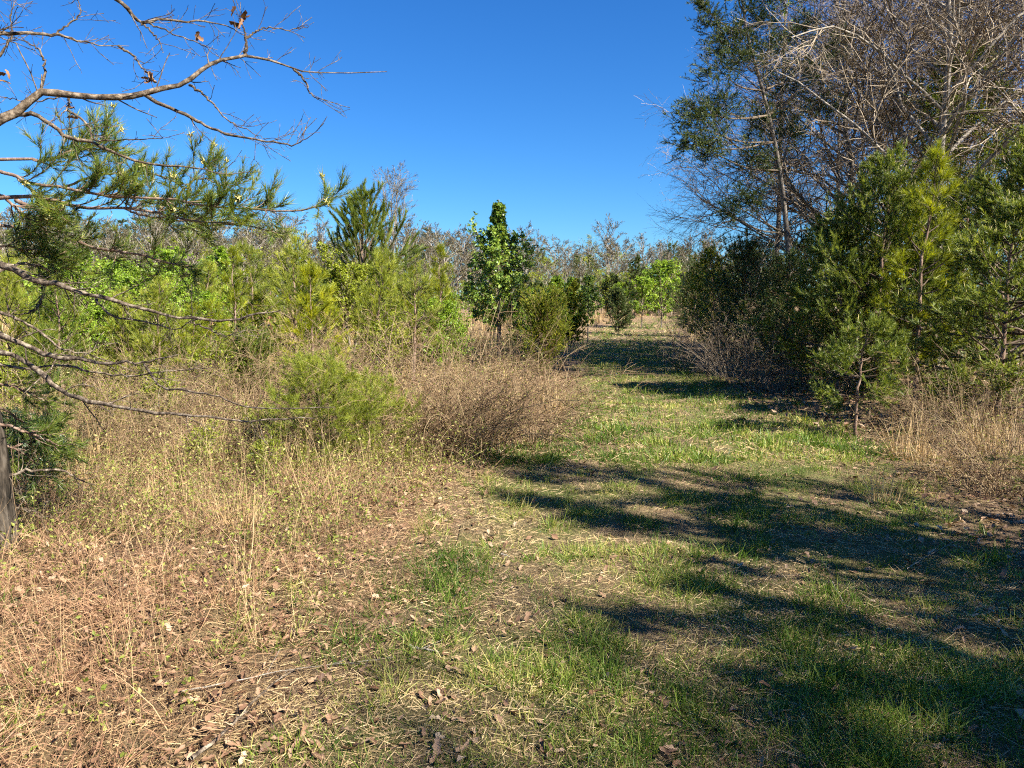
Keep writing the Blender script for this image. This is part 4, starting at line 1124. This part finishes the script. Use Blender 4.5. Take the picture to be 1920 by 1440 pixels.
for k in range(18):
    y = RM.uniform(66, 80); u = 1125 + 210 * (k + RM.uniform()) / 18; v = RM.uniform(505, 545)
    key = ['lime', 'pines', 'cedar', 'lime', 'pineg', 'leafy'][k % 6]
    hs = HS[key]
    copy_thing(SRC[key], foot(u, y) - np.array([0, 0, 0.02]), RM.uniform(0, 6.28), tall(u, v, y) / hs, '%s past the path bend behind the %s' % ({'lime': 'lime green leafy tree', 'pines': 'soft olive pine', 'cedar': 'dark cedar', 'pineg': 'green pine', 'leafy': 'pale green sapling'}[key], by(u)), 'trees beyond the path bend')
for k in range(16):
    y = RM.uniform(10.5, 19); u = RM.uniform(10, 860); ht = RM.uniform(0.8, 1.7)
    key = ['pines', 'slim', 'pineg', 'leafyb', 'pines', 'leafy'][k % 6]
    copy_thing(SRC[key], foot(u, y) - np.array([0, 0, 0.02]), RM.uniform(0, 6.28), ht / HS[key], '%s %s in grass %s the %s' % ('waist high' if ht < 1.2 else 'chest high', labs[key], 'before' if y < 14 else 'beside', by(u)), 'small saplings in the dry grass')
print('field', round(time.time() - T0, 1))

# ---- the wood edge on the right
t = stand('pine_tree', 'young pine with slim straight pale trunk and bright long needles on the right', 'tree', 1714, 11)
pine(t, 701, tall(1714, 285, 11), 0.9, 0.72, 0.15, 0.0058, 330, 0.27, 5, 6, 'needle_yellow', 0, (0.15, 1.0), 0.036, 0.85, lean=(0.05, 0), tint_off=-0.15)
VP = dict(nl=0.066, nw=0.0074, per_m=230, whorl=0.20, nb=5, side=9, level2=3, elev=(0.0, 0.85), phi=0.8, side_len=0.42, planar=0.55, bare=0.15)
t = stand('pine_tree', 'dense pine whose lower branches sweep towards the path', 'tree', 1570, 12.6)
mk_src('vp', t); pine(t, 703, tall(1570, 395, 12.6), 0.35, 1.45, mat='needle_bushy', candles=0.05, r0=0.034, **VP)
copy_thing(t, foot(1640, 11.9), 2.2, 1.0, 'bushy pine with layered branches left of the slim pale trunk', sz=1.22)
t = stand('pine_tree', 'thin crooked pine sapling with bare lower stem at the path edge', 'tree', 1606, 9.0)
pine(t, 704, tall(1590, 600, 9.0), 0.55, 0.62, mat='needle_bushy', candles=0.05, r0=0.020, lean=(-0.12, 0.1), **dict(VP, wob=0.03))
t = stand('pine_tree', 'spreading pine with pale upright candles at the right picture edge', 'tree', 1868, 9.6)
pine(t, 705, tall(1868, 400, 9.6), 0.25, 1.4, mat='needle_bushy', candles=0.22, r0=0.036, tint_off=0.05, **VP)
copy_thing(SRC['vp'], foot(1935, 11.5), 1.1, 1.35, 'tall pine behind the spreading one cut by the right picture edge')
t = stand('cedar_tree', 'broad dark cedar left of the corner one along the path', 'tree', 1395, 18.0)
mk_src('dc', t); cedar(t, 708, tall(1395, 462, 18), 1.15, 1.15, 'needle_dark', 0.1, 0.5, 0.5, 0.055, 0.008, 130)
t = stand('cedar_tree', 'olive green cedar at the far end of the dark row', 'tree', 1335, 23)
cedar(t, 709, tall(1335, 478, 23), 1.1, 1.0, 'cedar', 0.1, 0.6, 0.6, 0.07, 0.014, 55)
copy_thing(SRC['dc'], foot(1475, 15.5), 4.6, 0.84, 'dark shaded cedar at the corner of the wood edge')
copy_thing(SRC['dc'], foot(1500, 19), 1.0, 1.05, 'dark cedar half hidden behind the corner cedar')
copy_thing(SRC['dc'], foot(1400, 26), 2.2, 1.05, 'dark cedar behind the broad one deeper in the wood')
copy_thing(SRC['dc'], foot(1300, 33), 3.1, 1.1, 'last dark cedar of the row before the path bend')
copy_thing(SRC['vp'], foot(1790, 13.5), 2.5, 1.15, 'green pine deep behind the slim pale trunk')
copy_thing(SRC['vp'], foot(1690, 15.5), 4.0, 1.2, 'green pine behind the bushy layered one')

# ---- the leafless trees above the wood edge
t = stand('bare_tree', 'big leafless tree with arching limbs and drooping fine twigs over the right', 'tree', 1752, 14.5)
bare_tree(t, 721, 9.6, 4.3, 0.20, 30, 11, 9, 5, 0.55, -0.055, 0.085, 0.0045, 'twig', 'bark_pale', 0.02, lens=(0.55, 0.55, 0.6), lean=(-0.4, 0), wob1=0.17, wob2=0.20)
mk_src('big', t)
t = stand('bare_tree', 'leafless tree leaning left whose lower limbs sweep out over the path', 'tree', 1610, 17.5)
bare_tree(t, 722, 8.2, 4.2, 0.16, 30, 11, 9, 5, 0.40, -0.045, 0.075, 0.005, 'twig', 'bark_grey', 0.03, lens=(0.55, 0.55, 0.6), lean=(-0.9, 0), wob1=0.16, wob2=0.20)
mk_src('bt', t)
copy_thing(SRC['big'], foot(1900, 17.5), 2.3, 1.15, 'leafless tree filling the upper right corner behind the arching one')
copy_thing(SRC['bt'], foot(1700, 21), 2.0, 1.25, 'leafless tree deep in the wood behind the big arching one')
copy_thing(SRC['big'], foot(1560, 24), 4.1, 1.0, 'leafless tree deepest in the wood behind the dark evergreen')

# the tall dark evergreen clumps within the bare limbs
def clumped(root, loc, seed, trunk_px, clumps, y, mat, r0=0.07):
    rng = np.random.default_rng(seed)
    T = catmull([at(u, v, yy) - loc for u, v, yy in trunk_px], 16)
    T[0, 2] = min(T[0, 2], 0.0) - 0.05
    g = Geo(); tubes(g, T, np.linspace(r0, 0.012, 16), 8); g.obj('trunk', M['bark_grey'], root, True)
    gb = Geo(); gn = Geo()
    for (u, v, yy, rp) in clumps:
        c = at(u, v, yy) - loc; r = 1.15 * rp / FPX * yy
        d = np.linalg.norm(T - (c - np.array([0, 0, 0.5])), axis=1); i = int(np.argmin(d))
        P = catmull([T[i], (T[i] + c) / 2 + np.array([0, 0, -0.12]), c], 8)
        tubes(gb, P, np.linspace(0.022, 0.006, 8), 5, 0, [0.4])
        n = int(32 + 48 * r)
        D = nrm(rng.normal(size=(n, 3)) * np.array([1, 1, 0.75]) + nrm(c - T[i]) * 0.4)
        Q = grow(np.repeat(c[None], n, 0) + rng.normal(size=(n, 3)) * r * 0.25, D, r * rng.uniform(0.4, 1.15, n), 5, 0.15, 0.08, rng)
        tubes(gb, Q, np.repeat(np.linspace(0.005, 0.002, 5)[None], n, 0), 3, 0, rng.uniform(0, 0.6, n))
        S, SR = sprout(Q, np.full((n, 5), 0.003), 5, 0.2, 0.95, 0.7, 0.2, r * 0.35, 4, 0.15, 0.08, rng)
        for X_ in (Q, S):
            needles(gn, X_, 115, 0.15, 0.06, 0.009, 0.75, rng, 0, 0, 0.25, 8, 0.1)
    gb.obj('branches', M['twig'], root); gn.obj('crown', M[mat], root)
loc = foot(1485, 16.0)
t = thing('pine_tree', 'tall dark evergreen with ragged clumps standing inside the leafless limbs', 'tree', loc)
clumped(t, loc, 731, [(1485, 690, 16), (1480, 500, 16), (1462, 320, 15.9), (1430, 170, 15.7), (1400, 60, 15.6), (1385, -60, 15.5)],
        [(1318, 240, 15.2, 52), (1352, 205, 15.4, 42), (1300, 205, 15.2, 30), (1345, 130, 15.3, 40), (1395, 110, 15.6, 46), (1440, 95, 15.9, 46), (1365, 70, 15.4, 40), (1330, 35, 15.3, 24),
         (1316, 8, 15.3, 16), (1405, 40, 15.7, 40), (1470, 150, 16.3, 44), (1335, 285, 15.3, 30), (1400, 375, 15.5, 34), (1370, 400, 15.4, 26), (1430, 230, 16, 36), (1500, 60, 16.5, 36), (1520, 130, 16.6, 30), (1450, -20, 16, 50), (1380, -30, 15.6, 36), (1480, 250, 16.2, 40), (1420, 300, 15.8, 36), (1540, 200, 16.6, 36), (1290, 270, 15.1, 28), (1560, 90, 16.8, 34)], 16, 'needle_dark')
loc = foot(1800, 15.5)
t = thing('pine_tree', 'bluish dark pine crown among the leafless limbs near the upper right corner', 'tree', loc)
clumped(t, loc, 732, [(1800, 720, 15.5), (1795, 450, 15.5), (1790, 200, 15.5), (1785, 60, 15.5)],
        [(1790, 130, 15.2, 42), (1840, 115, 15.3, 32), (1770, 190, 15.1, 44), (1820, 230, 15.2, 44), (1760, 240, 15.0, 38), (1870, 180, 15.4, 30), (1850, 300, 15.2, 44), (1760, 300, 15.1, 34), (1900, 260, 15.3, 36), (1810, 340, 15.1, 40)], 15.5, 'needle')
t = stand('budding_tree', 'top of a tree with pale yellow green spring leaves above the evergreen', 'tree', 1450, 24)
broadleaf(t, 733, tall(1450, -60, 24), 5.0, 1.4, 30, 0.07, 'leaf_bright', 6, 5, 0.8, barkm='bark_grey')
print('right', round(time.time() - T0, 1))

# ---- the trees of the wood edge beside and behind the camera (their shade falls on the path)
OFF = 'trees of the wood edge beside the camera'
for k, (x, y, s, sz, key, rz) in enumerate([(7.0, 2.3, 1.7, 2.9, 'pineg', 0.4), (7.9, 1.0, 1.5, 2.7, 'pines', 1.4), (6.2, 1.3, 1.7, 2.1, 'slim', 0.2), (5.4, 0.5, 1.5, 1.6, 'slim', 1.7), (6.9, -0.5, 1.5, 2.1, 'slim', 5.9), (4.6, -1.0, 1.3, 1.5, 'pineg', 3.9), (5.9, 1.9, 1.2, 2.0, 'slim', 0.9), (5.9, -0.6, 1.3, 1.7, 'pines', 2.2), (8.4, -2.0, 1.5, 2.2, 'vp', 3.0), (5.0, -3.4, 1.2, 1.4, 'vp', 4.4), (9.8, 1.0, 1.5, 1.9, 'dc', 0.0), (9.6, -3.4, 1.0, 1.05, 'bt', 0.7)]):
    copy_thing(SRC[key], ground(x, y), rz, s, {'slim': 'slim young pine of the wood edge beside the camera', 'pineg': 'green young pine of the wood edge beside the camera', 'pines': 'soft olive pine of the wood edge beside the camera', 'vp': 'pine of the wood edge standing beside the camera', 'dc': 'dark cedar of the wood edge standing beside the camera', 'bt': 'leafless tree of the wood edge standing beside the camera'}[key], OFF, sz=sz)

# ---- left foreground: pine with living boughs and dead lower branches
def traced(px, d0, d1, loc, n=26, jit=0.0, rng=None):
    m = len(px)
    pts = [at(u, v, d0 + (d1 - d0) * k / (m - 1)) - loc for k, (u, v) in enumerate(px)]
    P = catmull(pts, n)
    if jit: P[1:] += rng.normal(size=(n - 1, 3)) * jit
    return P
rng = np.random.default_rng(801)
loc = on_ground(2, 1035)
t = thing('pine_tree', 'near pine at the left edge with living boughs above dead grey branches', 'tree', loc)
T = catmull([(0, 0, -0.05), (-0.03, 0.02, 0.6), (-0.10, 0.03, 1.2), (-0.16, 0.0, 2.0), (-0.25, 0.0, 3.2), (-0.3, 0.05, 4.6), (-0.3, 0.0, 6.0)], 24)
g = Geo(); tubes(g, T, np.linspace(0.095, 0.03, 24) + 0.02 * np.exp(-np.arange(24) / 1.5), 12); g.obj('trunk', M['bark_near'], t, True)
yt = loc[1]
dead = [
    ([(-25, 492), (0, 497), (27, 505), (73, 527), (110, 533), (143, 547), (180, 555), (233, 570), (300, 587), (353, 597), (443, 598), (483, 587), (527, 583)], yt, 4.2, 0.020),
    ([(-25, 520), (20, 500), (67, 497), (100, 510), (127, 533), (150, 548)], yt, 4.9, 0.013),
    ([(180, 555), (187, 573), (217, 595), (283, 605), (327, 617), (357, 603), (400, 592)], 4.75, 4.3, 0.008),
    ([(357, 603), (385, 615), (420, 630), (450, 622)], 4.4, 4.2, 0.005),
    ([(75, 520), (82, 547), (72, 573), (50, 587), (20, 590)], 4.95, 4.8, 0.014),
    ([(-25, 618), (0, 627), (37, 643), (77, 660), (107, 670), (157, 672), (207, 682), (230, 678), (267, 680), (300, 672), (335, 664)], yt, 4.3, 0.018),
    ([(270, 680), (283, 703), (303, 727), (333, 730), (377, 737), (420, 747), (467, 762), (533, 765), (627, 763)], 4.45, 3.9, 0.008),
    ([(-25, 660), (30, 668), (77, 700), (100, 723), (140, 743), (173, 755), (233, 763), (283, 772), (333, 777), (383, 782), (460, 792), (533, 785), (590, 784)], yt, 4.0, 0.017),
    ([(-20, 580), (33, 597), (80, 625), (120, 655), (180, 668), (260, 700)], yt, 4.5, 0.010),
    ([(-20, 680), (40, 690), (110, 685), (190, 700), (250, 706), (330, 695), (400, 690)], yt, 4.4, 0.009),
    ([(-15, 905), (17, 893), (50, 883), (113, 880), (143, 897), (175, 910)], yt, 4.6, 0.012),
    ([(-15, 945), (20, 950), (67, 960), (90, 962)], yt, 4.9, 0.010),
]
for px, d0, d1, r0 in dead:
    P = traced(px, d0, d1, loc, 26, 0.004, rng)[None]
    PR = (np.linspace(r0, max(0.0022, r0 * 0.16), 26) * (1 + 0.12 * rng.normal(size=26)))[None]
    g = Geo(); tubes(g, P, PR, 7)
    S, SR = sprout(P, PR, int(6 + 500 * r0), 0.12, 0.97, 0.9, 0.3, 0.24, 6, 0.16, -0.02, rng, 0.4, 0, 0.35, 0.4)
    SR = np.clip(SR, 0.0012, 0.004)
    S2, SR2 = sprout(S, SR, 2, 0.25, 0.95, 0.8, 0.3, 0.10, 4, 0.18, 0.0, rng)
    tubes(g, S, SR, 4); tubes(g, S2, np.maximum(SR2, 0.0011), 3)
    g.obj('dead_branch', M['bark_dead'], t)
living = [
    ([(-25, 318), (0, 322), (30, 328), (60, 345), (110, 350), (162, 362), (222, 370), (329, 374), (380, 384), (447, 392), (554, 396), (622, 376)], yt, 4.0, 0.011, 30),
    ([(-25, 372), (51, 368), (100, 376), (150, 388), (230, 390), (293, 398), (356, 414), (435, 420), (522, 436)], yt, 4.1, 0.012, 22),
    ([(230, 390), (270, 404), (330, 412), (400, 418), (450, 424)], 4.7, 4.2, 0.007, 7),
    ([(30, 375), (87, 402), (131, 440), (170, 463), (250, 475), (317, 493), (360, 500)], 5.1, 4.4, 0.015, 14),
    ([(-25, 300), (40, 298), (90, 300), (130, 285), (170, 275), (200, 262)], yt, 4.6, 0.010, 18),
    ([(120, 350), (180, 330), (240, 322), (300, 330), (345, 350)], 4.9, 4.4, 0.008, 12),
    ([(-25, 420), (20, 425), (60, 440), (95, 470), (120, 490)], yt, 4.8, 0.010, 14),
    ([(-20, 350), (20, 380), (40, 400), (70, 420), (90, 440)], yt, 4.6, 0.010, 14),
    ([(-20, 790), (20, 800), (60, 815), (100, 830), (130, 850)], yt, 4.7, 0.010, 10),
    ([(-20, 760), (10, 770), (40, 790), (70, 800), (85, 790)], yt, 4.9, 0.008, 8),
    ([(-20, 720), (15, 722), (50, 735), (85, 752), (110, 748)], yt, 4.8, 0.008, 9),
    ([(-20, 830), (15, 838), (45, 850), (70, 872), (80, 890)], yt, 4.8, 0.008, 9),
    ([(-20, 470), (15, 462), (45, 470), (70, 480)], yt, 4.7, 0.008, 9),
    ([(330, 374), (350, 350), (370, 335), (400, 340), (440, 362)], 4.5, 4.3, 0.006, 8),
]
cand = []
for px, d0, d1, r0, nsh in living:
    P = traced(px, d0, d1, loc, 26, 0.003, rng)[None]
    PR = np.linspace(r0, 0.0035, 26)[None]
    g = Geo(); tubes(g, P, PR, 7)
    t0 = 0.18 if len(px) > 8 else 0.25
    S, SR = sprout(P, PR, int(nsh * 1.5), t0, 1.0, 0.7, 0.25, 0.22, 6, 0.10, 0.16, rng, 0.25, 0.2, 0.5, 0.5)
    SR = np.clip(SR, 0.0018, 0.004)
    S2, SR2 = sprout(S, SR, 2, 0.3, 0.9, 0.65, 0.2, 0.13, 5, 0.12, 0.16, rng)
    tubes(g, S, SR, 5, 0); tubes(g, S2, np.maximum(SR2, 0.0016), 4, 0)
    bo = g.obj('bough', M['bark_pine'], t)
    g = Geo()
    needles(g, S, 420, 0.22, 0.068, 0.0032, 0.75, rng, 0, 0, 0.25, 24, 0.15)
    needles(g, S2, 480, 0.05, 0.068, 0.0032, 0.75, rng, 0, 0, 0.25, 24, 0.15)
    needles(g, P, 180, 0.72, 0.068, 0.0032, 0.8, rng, 0, 0, 0.25, 10, 0.2)
    tag(g.obj('needles', M['needle_near'], bo), kind='stuff')
    cand.append(S[:, -1]); cand.append(S2[::2, -1])
tips = np.concatenate(cand); tips = tips[rng.uniform(0, 1, len(tips)) < 0.11]
n = len(tips) * 7
C = np.repeat(tips, 7, 0) + rng.normal(size=(n, 3)) * 0.005
D = nrm(rng.normal(size=(n, 3)) * 0.8 + np.array([0, 0, 0.8]))
Q = grow(C, D, rng.uniform(0.014, 0.026, n), 3, 0.05, 0, rng)
g = Geo(); tubes(g, Q, np.repeat(np.array([[0.003, 0.0042, 0.0015]]), n, 0), 4, 0, rng.uniform(0, 1, n)); tag(g.obj('pollen_cones', M['candle'], t), kind='stuff')

# ---- left foreground: oak limb reaching in from the left
rng = np.random.default_rng(811)
loc = ground(-3.7, 3.2)
t = thing('oak_tree', 'bare oak limb with a few dead leaves reaching over from the left', 'tree', loc)
T = catmull([(0, 0, -0.08), (0.03, 0.02, 0.8), (0.0, 0.05, 1.6), (-0.06, 0.05, 2.6), (-0.1, 0.0, 4.0), (-0.1, 0.1, 5.6)], 22)
g = Geo(); tubes(g, T, np.linspace(0.13, 0.05, 22), 12); g.obj('trunk', M['bark_oak'], t, True)
st = T[11] + loc; st2 = T[14] + loc
def to_px(p):
    q = p - np.array([0, 0, CAM_H]); zc = q[1] * cp - q[2] * sp; yc = q[1] * sp + q[2] * cp
    return (960 + FPX * q[0] / zc, 720 - FPX * yc / zc)
sa = to_px(st); sb = to_px(st2)
limbs = [
    ([sa, (-220, 300), (-60, 256), (0, 226), (40, 203), (80, 172), (130, 178), (190, 183), (240, 180), (290, 170), (340, 160), (370, 135), (400, 118), (440, 107), (470, 105), (510, 115), (560, 130), (620, 139), (725, 133)], 3.2, 3.75, 0.021, 20),
    ([(10, 222), (40, 213), (70, 216), (100, 236), (125, 258), (160, 264), (200, 278), (250, 300), (300, 310), (350, 312), (385, 318), (420, 326), (490, 321)], 3.6, 3.5, 0.0105, 11),
    ([(270, 176), (300, 195), (350, 216), (385, 235), (430, 252), (500, 265), (545, 272), (570, 262), (600, 240)], 3.65, 3.5, 0.0085, 14),
    ([(355, 160), (375, 172), (400, 195), (415, 215), (440, 232), (470, 246), (500, 262)], 3.7, 3.6, 0.005, 8),
    ([(460, 106), (461, 80), (458, 55), (448, 38)], 3.72, 3.72, 0.008, 3),
    ([(463, 72), (480, 58), (500, 52), (540, 55), (580, 50)], 3.72, 3.78, 0.0045, 6),
    ([(550, 128), (570, 150), (580, 172), (595, 185), (615, 188)], 3.74, 3.72, 0.005, 4),
    ([(78, 168), (84, 130), (80, 105), (68, 88), (40, 75), (0, 64)], 3.66, 3.7, 0.006, 10),
    ([sb, (-200, 40), (-40, 60), (0, 64), (60, 62), (110, 66), (150, 76), (190, 85), (243, 87)], 3.2, 3.8, 0.012, 16),
    ([(222, 86), (250, 105), (265, 125), (280, 142), (288, 168)], 3.8, 3.72, 0.005, 5),
    ([sb, (-120, -120), (100, -50), (190, -15), (235, 12), (262, 40), (300, 36), (340, 40), (385, 40), (425, 48), (460, 68)], 3.2, 3.75, 0.012, 12),
    ([(262, 40), (285, 62), (300, 82), (306, 100)], 3.76, 3.7, 0.004, 4),
    ([(270, 40), (330, 65), (380, 85), (410, 108)], 3.76, 3.72, 0.003, 6),
    ([(100, 64), (130, 45), (150, 25), (148, 5), (135, -10)], 3.75, 3.8, 0.004, 6),
    ([(-20, 130), (20, 70), (20, 30), (30, -5)], 3.75, 3.8, 0.006, 12),
    ([(85, 172), (110, 180), (70, 190), (20, 185), (-20, 175)], 3.66, 3.7, 0.004, 8),
    ([(130, 180), (125, 205), (100, 228)], 3.67, 3.62, 0.005, 4),
    ([(125, 205), (150, 222), (170, 245), (180, 262), (240, 262), (290, 260), (310, 258)], 3.66, 3.55, 0.005, 10),
]
for px, d0, d1, r0, ns in limbs:
    P = traced(px, d0, d1, loc, 30, 0.0025, rng)[None]
    PR = (np.linspace(1, 0.04, 30) ** 1.05 * r0 * (1 + 0.08 * rng.normal(size=30)) + 0.0010)[None]
    g = Geo(); tubes(g, P, PR, 8)
    S, SR = sprout(P, PR, ns, 0.25, 0.98, 0.85, 0.25, 0.17, 6, 0.11, 0.03, rng, 0.3, 0, 0.30, 0.45)
    SR = np.clip(SR, 0.0014, 0.0030)
    S2, SR2 = sprout(S, SR, 2, 0.2, 0.95, 0.8, 0.25, 0.075, 4, 0.12, 0.03, rng)
    tubes(g, S, SR, 4); tubes(g, S2, np.maximum(SR2, 0.0010), 3)
    g.obj('limb', M['bark_oak'], t)
for (u, v, d, n, s) in [(450, 34, 3.72, 6, 0.055), (283, 142, 3.72, 5, 0.045), (372, 58, 3.75, 3, 0.04), (130, 205, 3.65, 4, 0.04), (2, 135, 3.7, 3, 0.045)]:
    c = at(u, v, d) - loc
    for q in range(n):
        g = Geo()
        oak_leaf(g, c + rng.normal(size=3) * np.array([0.014, 0.014, 0.02]), s * rng.uniform(0.8, 1.3), rng, 0, rng.uniform(0.1, 0.7), 2.5)
        g.obj('dead_leaf', M['leaf_dead'], t)
print('left', round(time.time() - T0, 1))

# ---- small things lying on the ground
def stick(name, label, px, r, seed, sides=6, mat='bark_dead', lift=0.03):
    rng = np.random.default_rng(seed)
    W = np.array([on_ground(u, v) for u, v in px])
    loc = W.mean(0); loc[2] = W[:, 2].min()
    P = catmull(W - loc, 20); P[:, 2] += lift
    P += np.concatenate([np.zeros((1, 3)), np.cumsum(rng.normal(size=(19, 3)) * 0.002, 0)])
    g = Geo(); tubes(g, P, np.linspace(r, r * 0.35, 20), sides)
    S, SR = sprout(P[None], np.linspace(r, r * 0.35, 20)[None], 5, 0.3, 0.95, 0.6, 0.2, 0.12, 5, 0.1, 0.0, rng)
    tubes(g, S, np.maximum(SR * 0.7, 0.0012), 4)
    o = g.obj(name, M[mat]); o.location = tuple(loc)
    return tag(o, label, 'stick')
stick('fallen_stick', 'dark fallen stick lying towards the bottom edge of the bank', [(360, 1436), (430, 1380), (490, 1310), (560, 1262)], 0.008, 901, mat='bark_dead')
stick('fallen_stick', 'long thin pale stem lying across the grass near the bottom left', [(330, 1312), (450, 1285), (560, 1262), (740, 1240)], 0.0032, 902, mat='bark_pale')
stick('fallen_stick', 'short pale broken stick in the middle of the foreground grass', [(768, 1216), (790, 1224), (818, 1232)], 0.009, 903, mat='bark_pale', lift=0.015)
stick('fallen_stick', 'small bleached stick on the sunlit path edge', [(940, 1043), (955, 1046), (976, 1046)], 0.009, 904, mat='bark_pale', lift=0.015)
stick('fallen_stick', 'thin pale straw stem leaning in the shaded grass', [(1560, 1102), (1580, 1135), (1606, 1172)], 0.0028, 905, mat='bark_pale', lift=0.04)
stick('fallen_stick', 'thin fallen twig in the shaded litter at the right', [(1700, 1075), (1760, 1040), (1830, 1003)], 0.003, 906, mat='bark_pale', lift=0.03)
LEAFG = 'large dry leaves lying in the foreground grass'
RL = np.random.default_rng(910)
for k, (u, v, s, tn) in enumerate([(1118, 1304, 0.085, 0.55), (1438, 1298, 0.075, 0.5), (850, 1105, 0.07, 0.15), (820, 1412, 0.085, 0.85), (868, 1410, 0.08, 0.8), (642, 1102, 0.06, 0.3), (780, 1180, 0.065, 0.3), (1322, 1072, 0.07, 0.95), (590, 1282, 0.075, 0.8), (1010, 1128, 0.055, 0.2),
                                   (1060, 1132, 0.06, 0.15), (1265, 1076, 0.05, 0.4), (1450, 1078, 0.05, 0.5), (520, 1290, 0.06, 0.4), (450, 1310, 0.06, 0.5), (1260, 1415, 0.07, 0.9), (1660, 1275, 0.07, 0.3), (1100, 1340, 0.06, 0.35), (1800, 1190, 0.07, 0.75), (1880, 1240, 0.07, 0.7), (700, 1300, 0.06, 0.3), (640, 1150, 0.06, 0.7), (300, 1290, 0.07, 0.6), (180, 1190, 0.07, 0.5), (350, 1180, 0.06, 0.7)]):
    p = on_ground(u, v)
    g = Geo(); oak_leaf(g, (0, 0, 0.012), s, RL, 0, min(tn, 0.7), 0.25)
    o = g.obj('fallen_leaf', M['leaf_dead'] if tn < 0.6 else M['litter']); o.location = tuple(p)
    tag(o, '%s curled dry leaf %s, %s' % ('dark brown' if tn < 0.25 else 'reddish brown' if tn < 0.45 else 'brown' if tn < 0.65 else 'pale tan',
        'on the left bank' if u < 560 else 'where bank meets path' if u < 900 else 'in the middle of the path' if u < 1250 else 'on the shaded side of the path' if u < 1600 else 'in the litter at right', 'farther back' if v < 1120 else 'halfway down the foreground' if v < 1270 else 'near the bottom edge'), 'leaf', LEAFG)
# a dark pine twig reaching in low at the right edge
rng = np.random.default_rng(920)
loc = ground(4.6, 5.2)
t = thing('pine_sapling', 'low dark pine sapling reaching in at the right picture edge', 'tree', loc)
T = trunk_path(1.0, 8, 0.01, rng, (0.1, 0.1)); g = Geo(); tubes(g, T, np.linspace(0.016, 0.006, 8), 6); g.obj('trunk', M['bark_pine'], t)
Bb = []
for (ua, va, ub, vb, y1) in [(1960, 920, 1850, 862, 5.3), (1960, 905, 1885, 880, 5.2), (1980, 950, 1905, 912, 5.3)]:
    q = at(ub, vb, y1) - loc; s = T[3]
    Bb.append(catmull([s, (s + q) / 2 + np.array([0, 0, 0.05]), q], 8))
Bb = np.array(Bb); BR = np.repeat(np.linspace(0.008, 0.003, 8)[None], len(Bb), 0)
S, SR = sprout(Bb, BR, 10, 0.35, 0.98, 0.6, 0.2, 0.14, 5, 0.1, 0.1, rng)
g = Geo(); tubes(g, Bb, BR, 5); tubes(g, S, np.maximum(SR, 0.0015), 3); g.obj('branches', M['twig_brown'], t)
g = Geo(); needles(g, S, 400, 0.1, 0.06, 0.003, 0.75, rng, 0, -0.1, 0.25, 20, 0.1); needles(g, Bb, 200, 0.5, 0.06, 0.003, 0.75, rng); g.obj('crown', M['needle'], t)
print('total', round(time.time() - T0, 1))
print('polys', sum(len(m.polygons) for m in bpy.data.meshes))
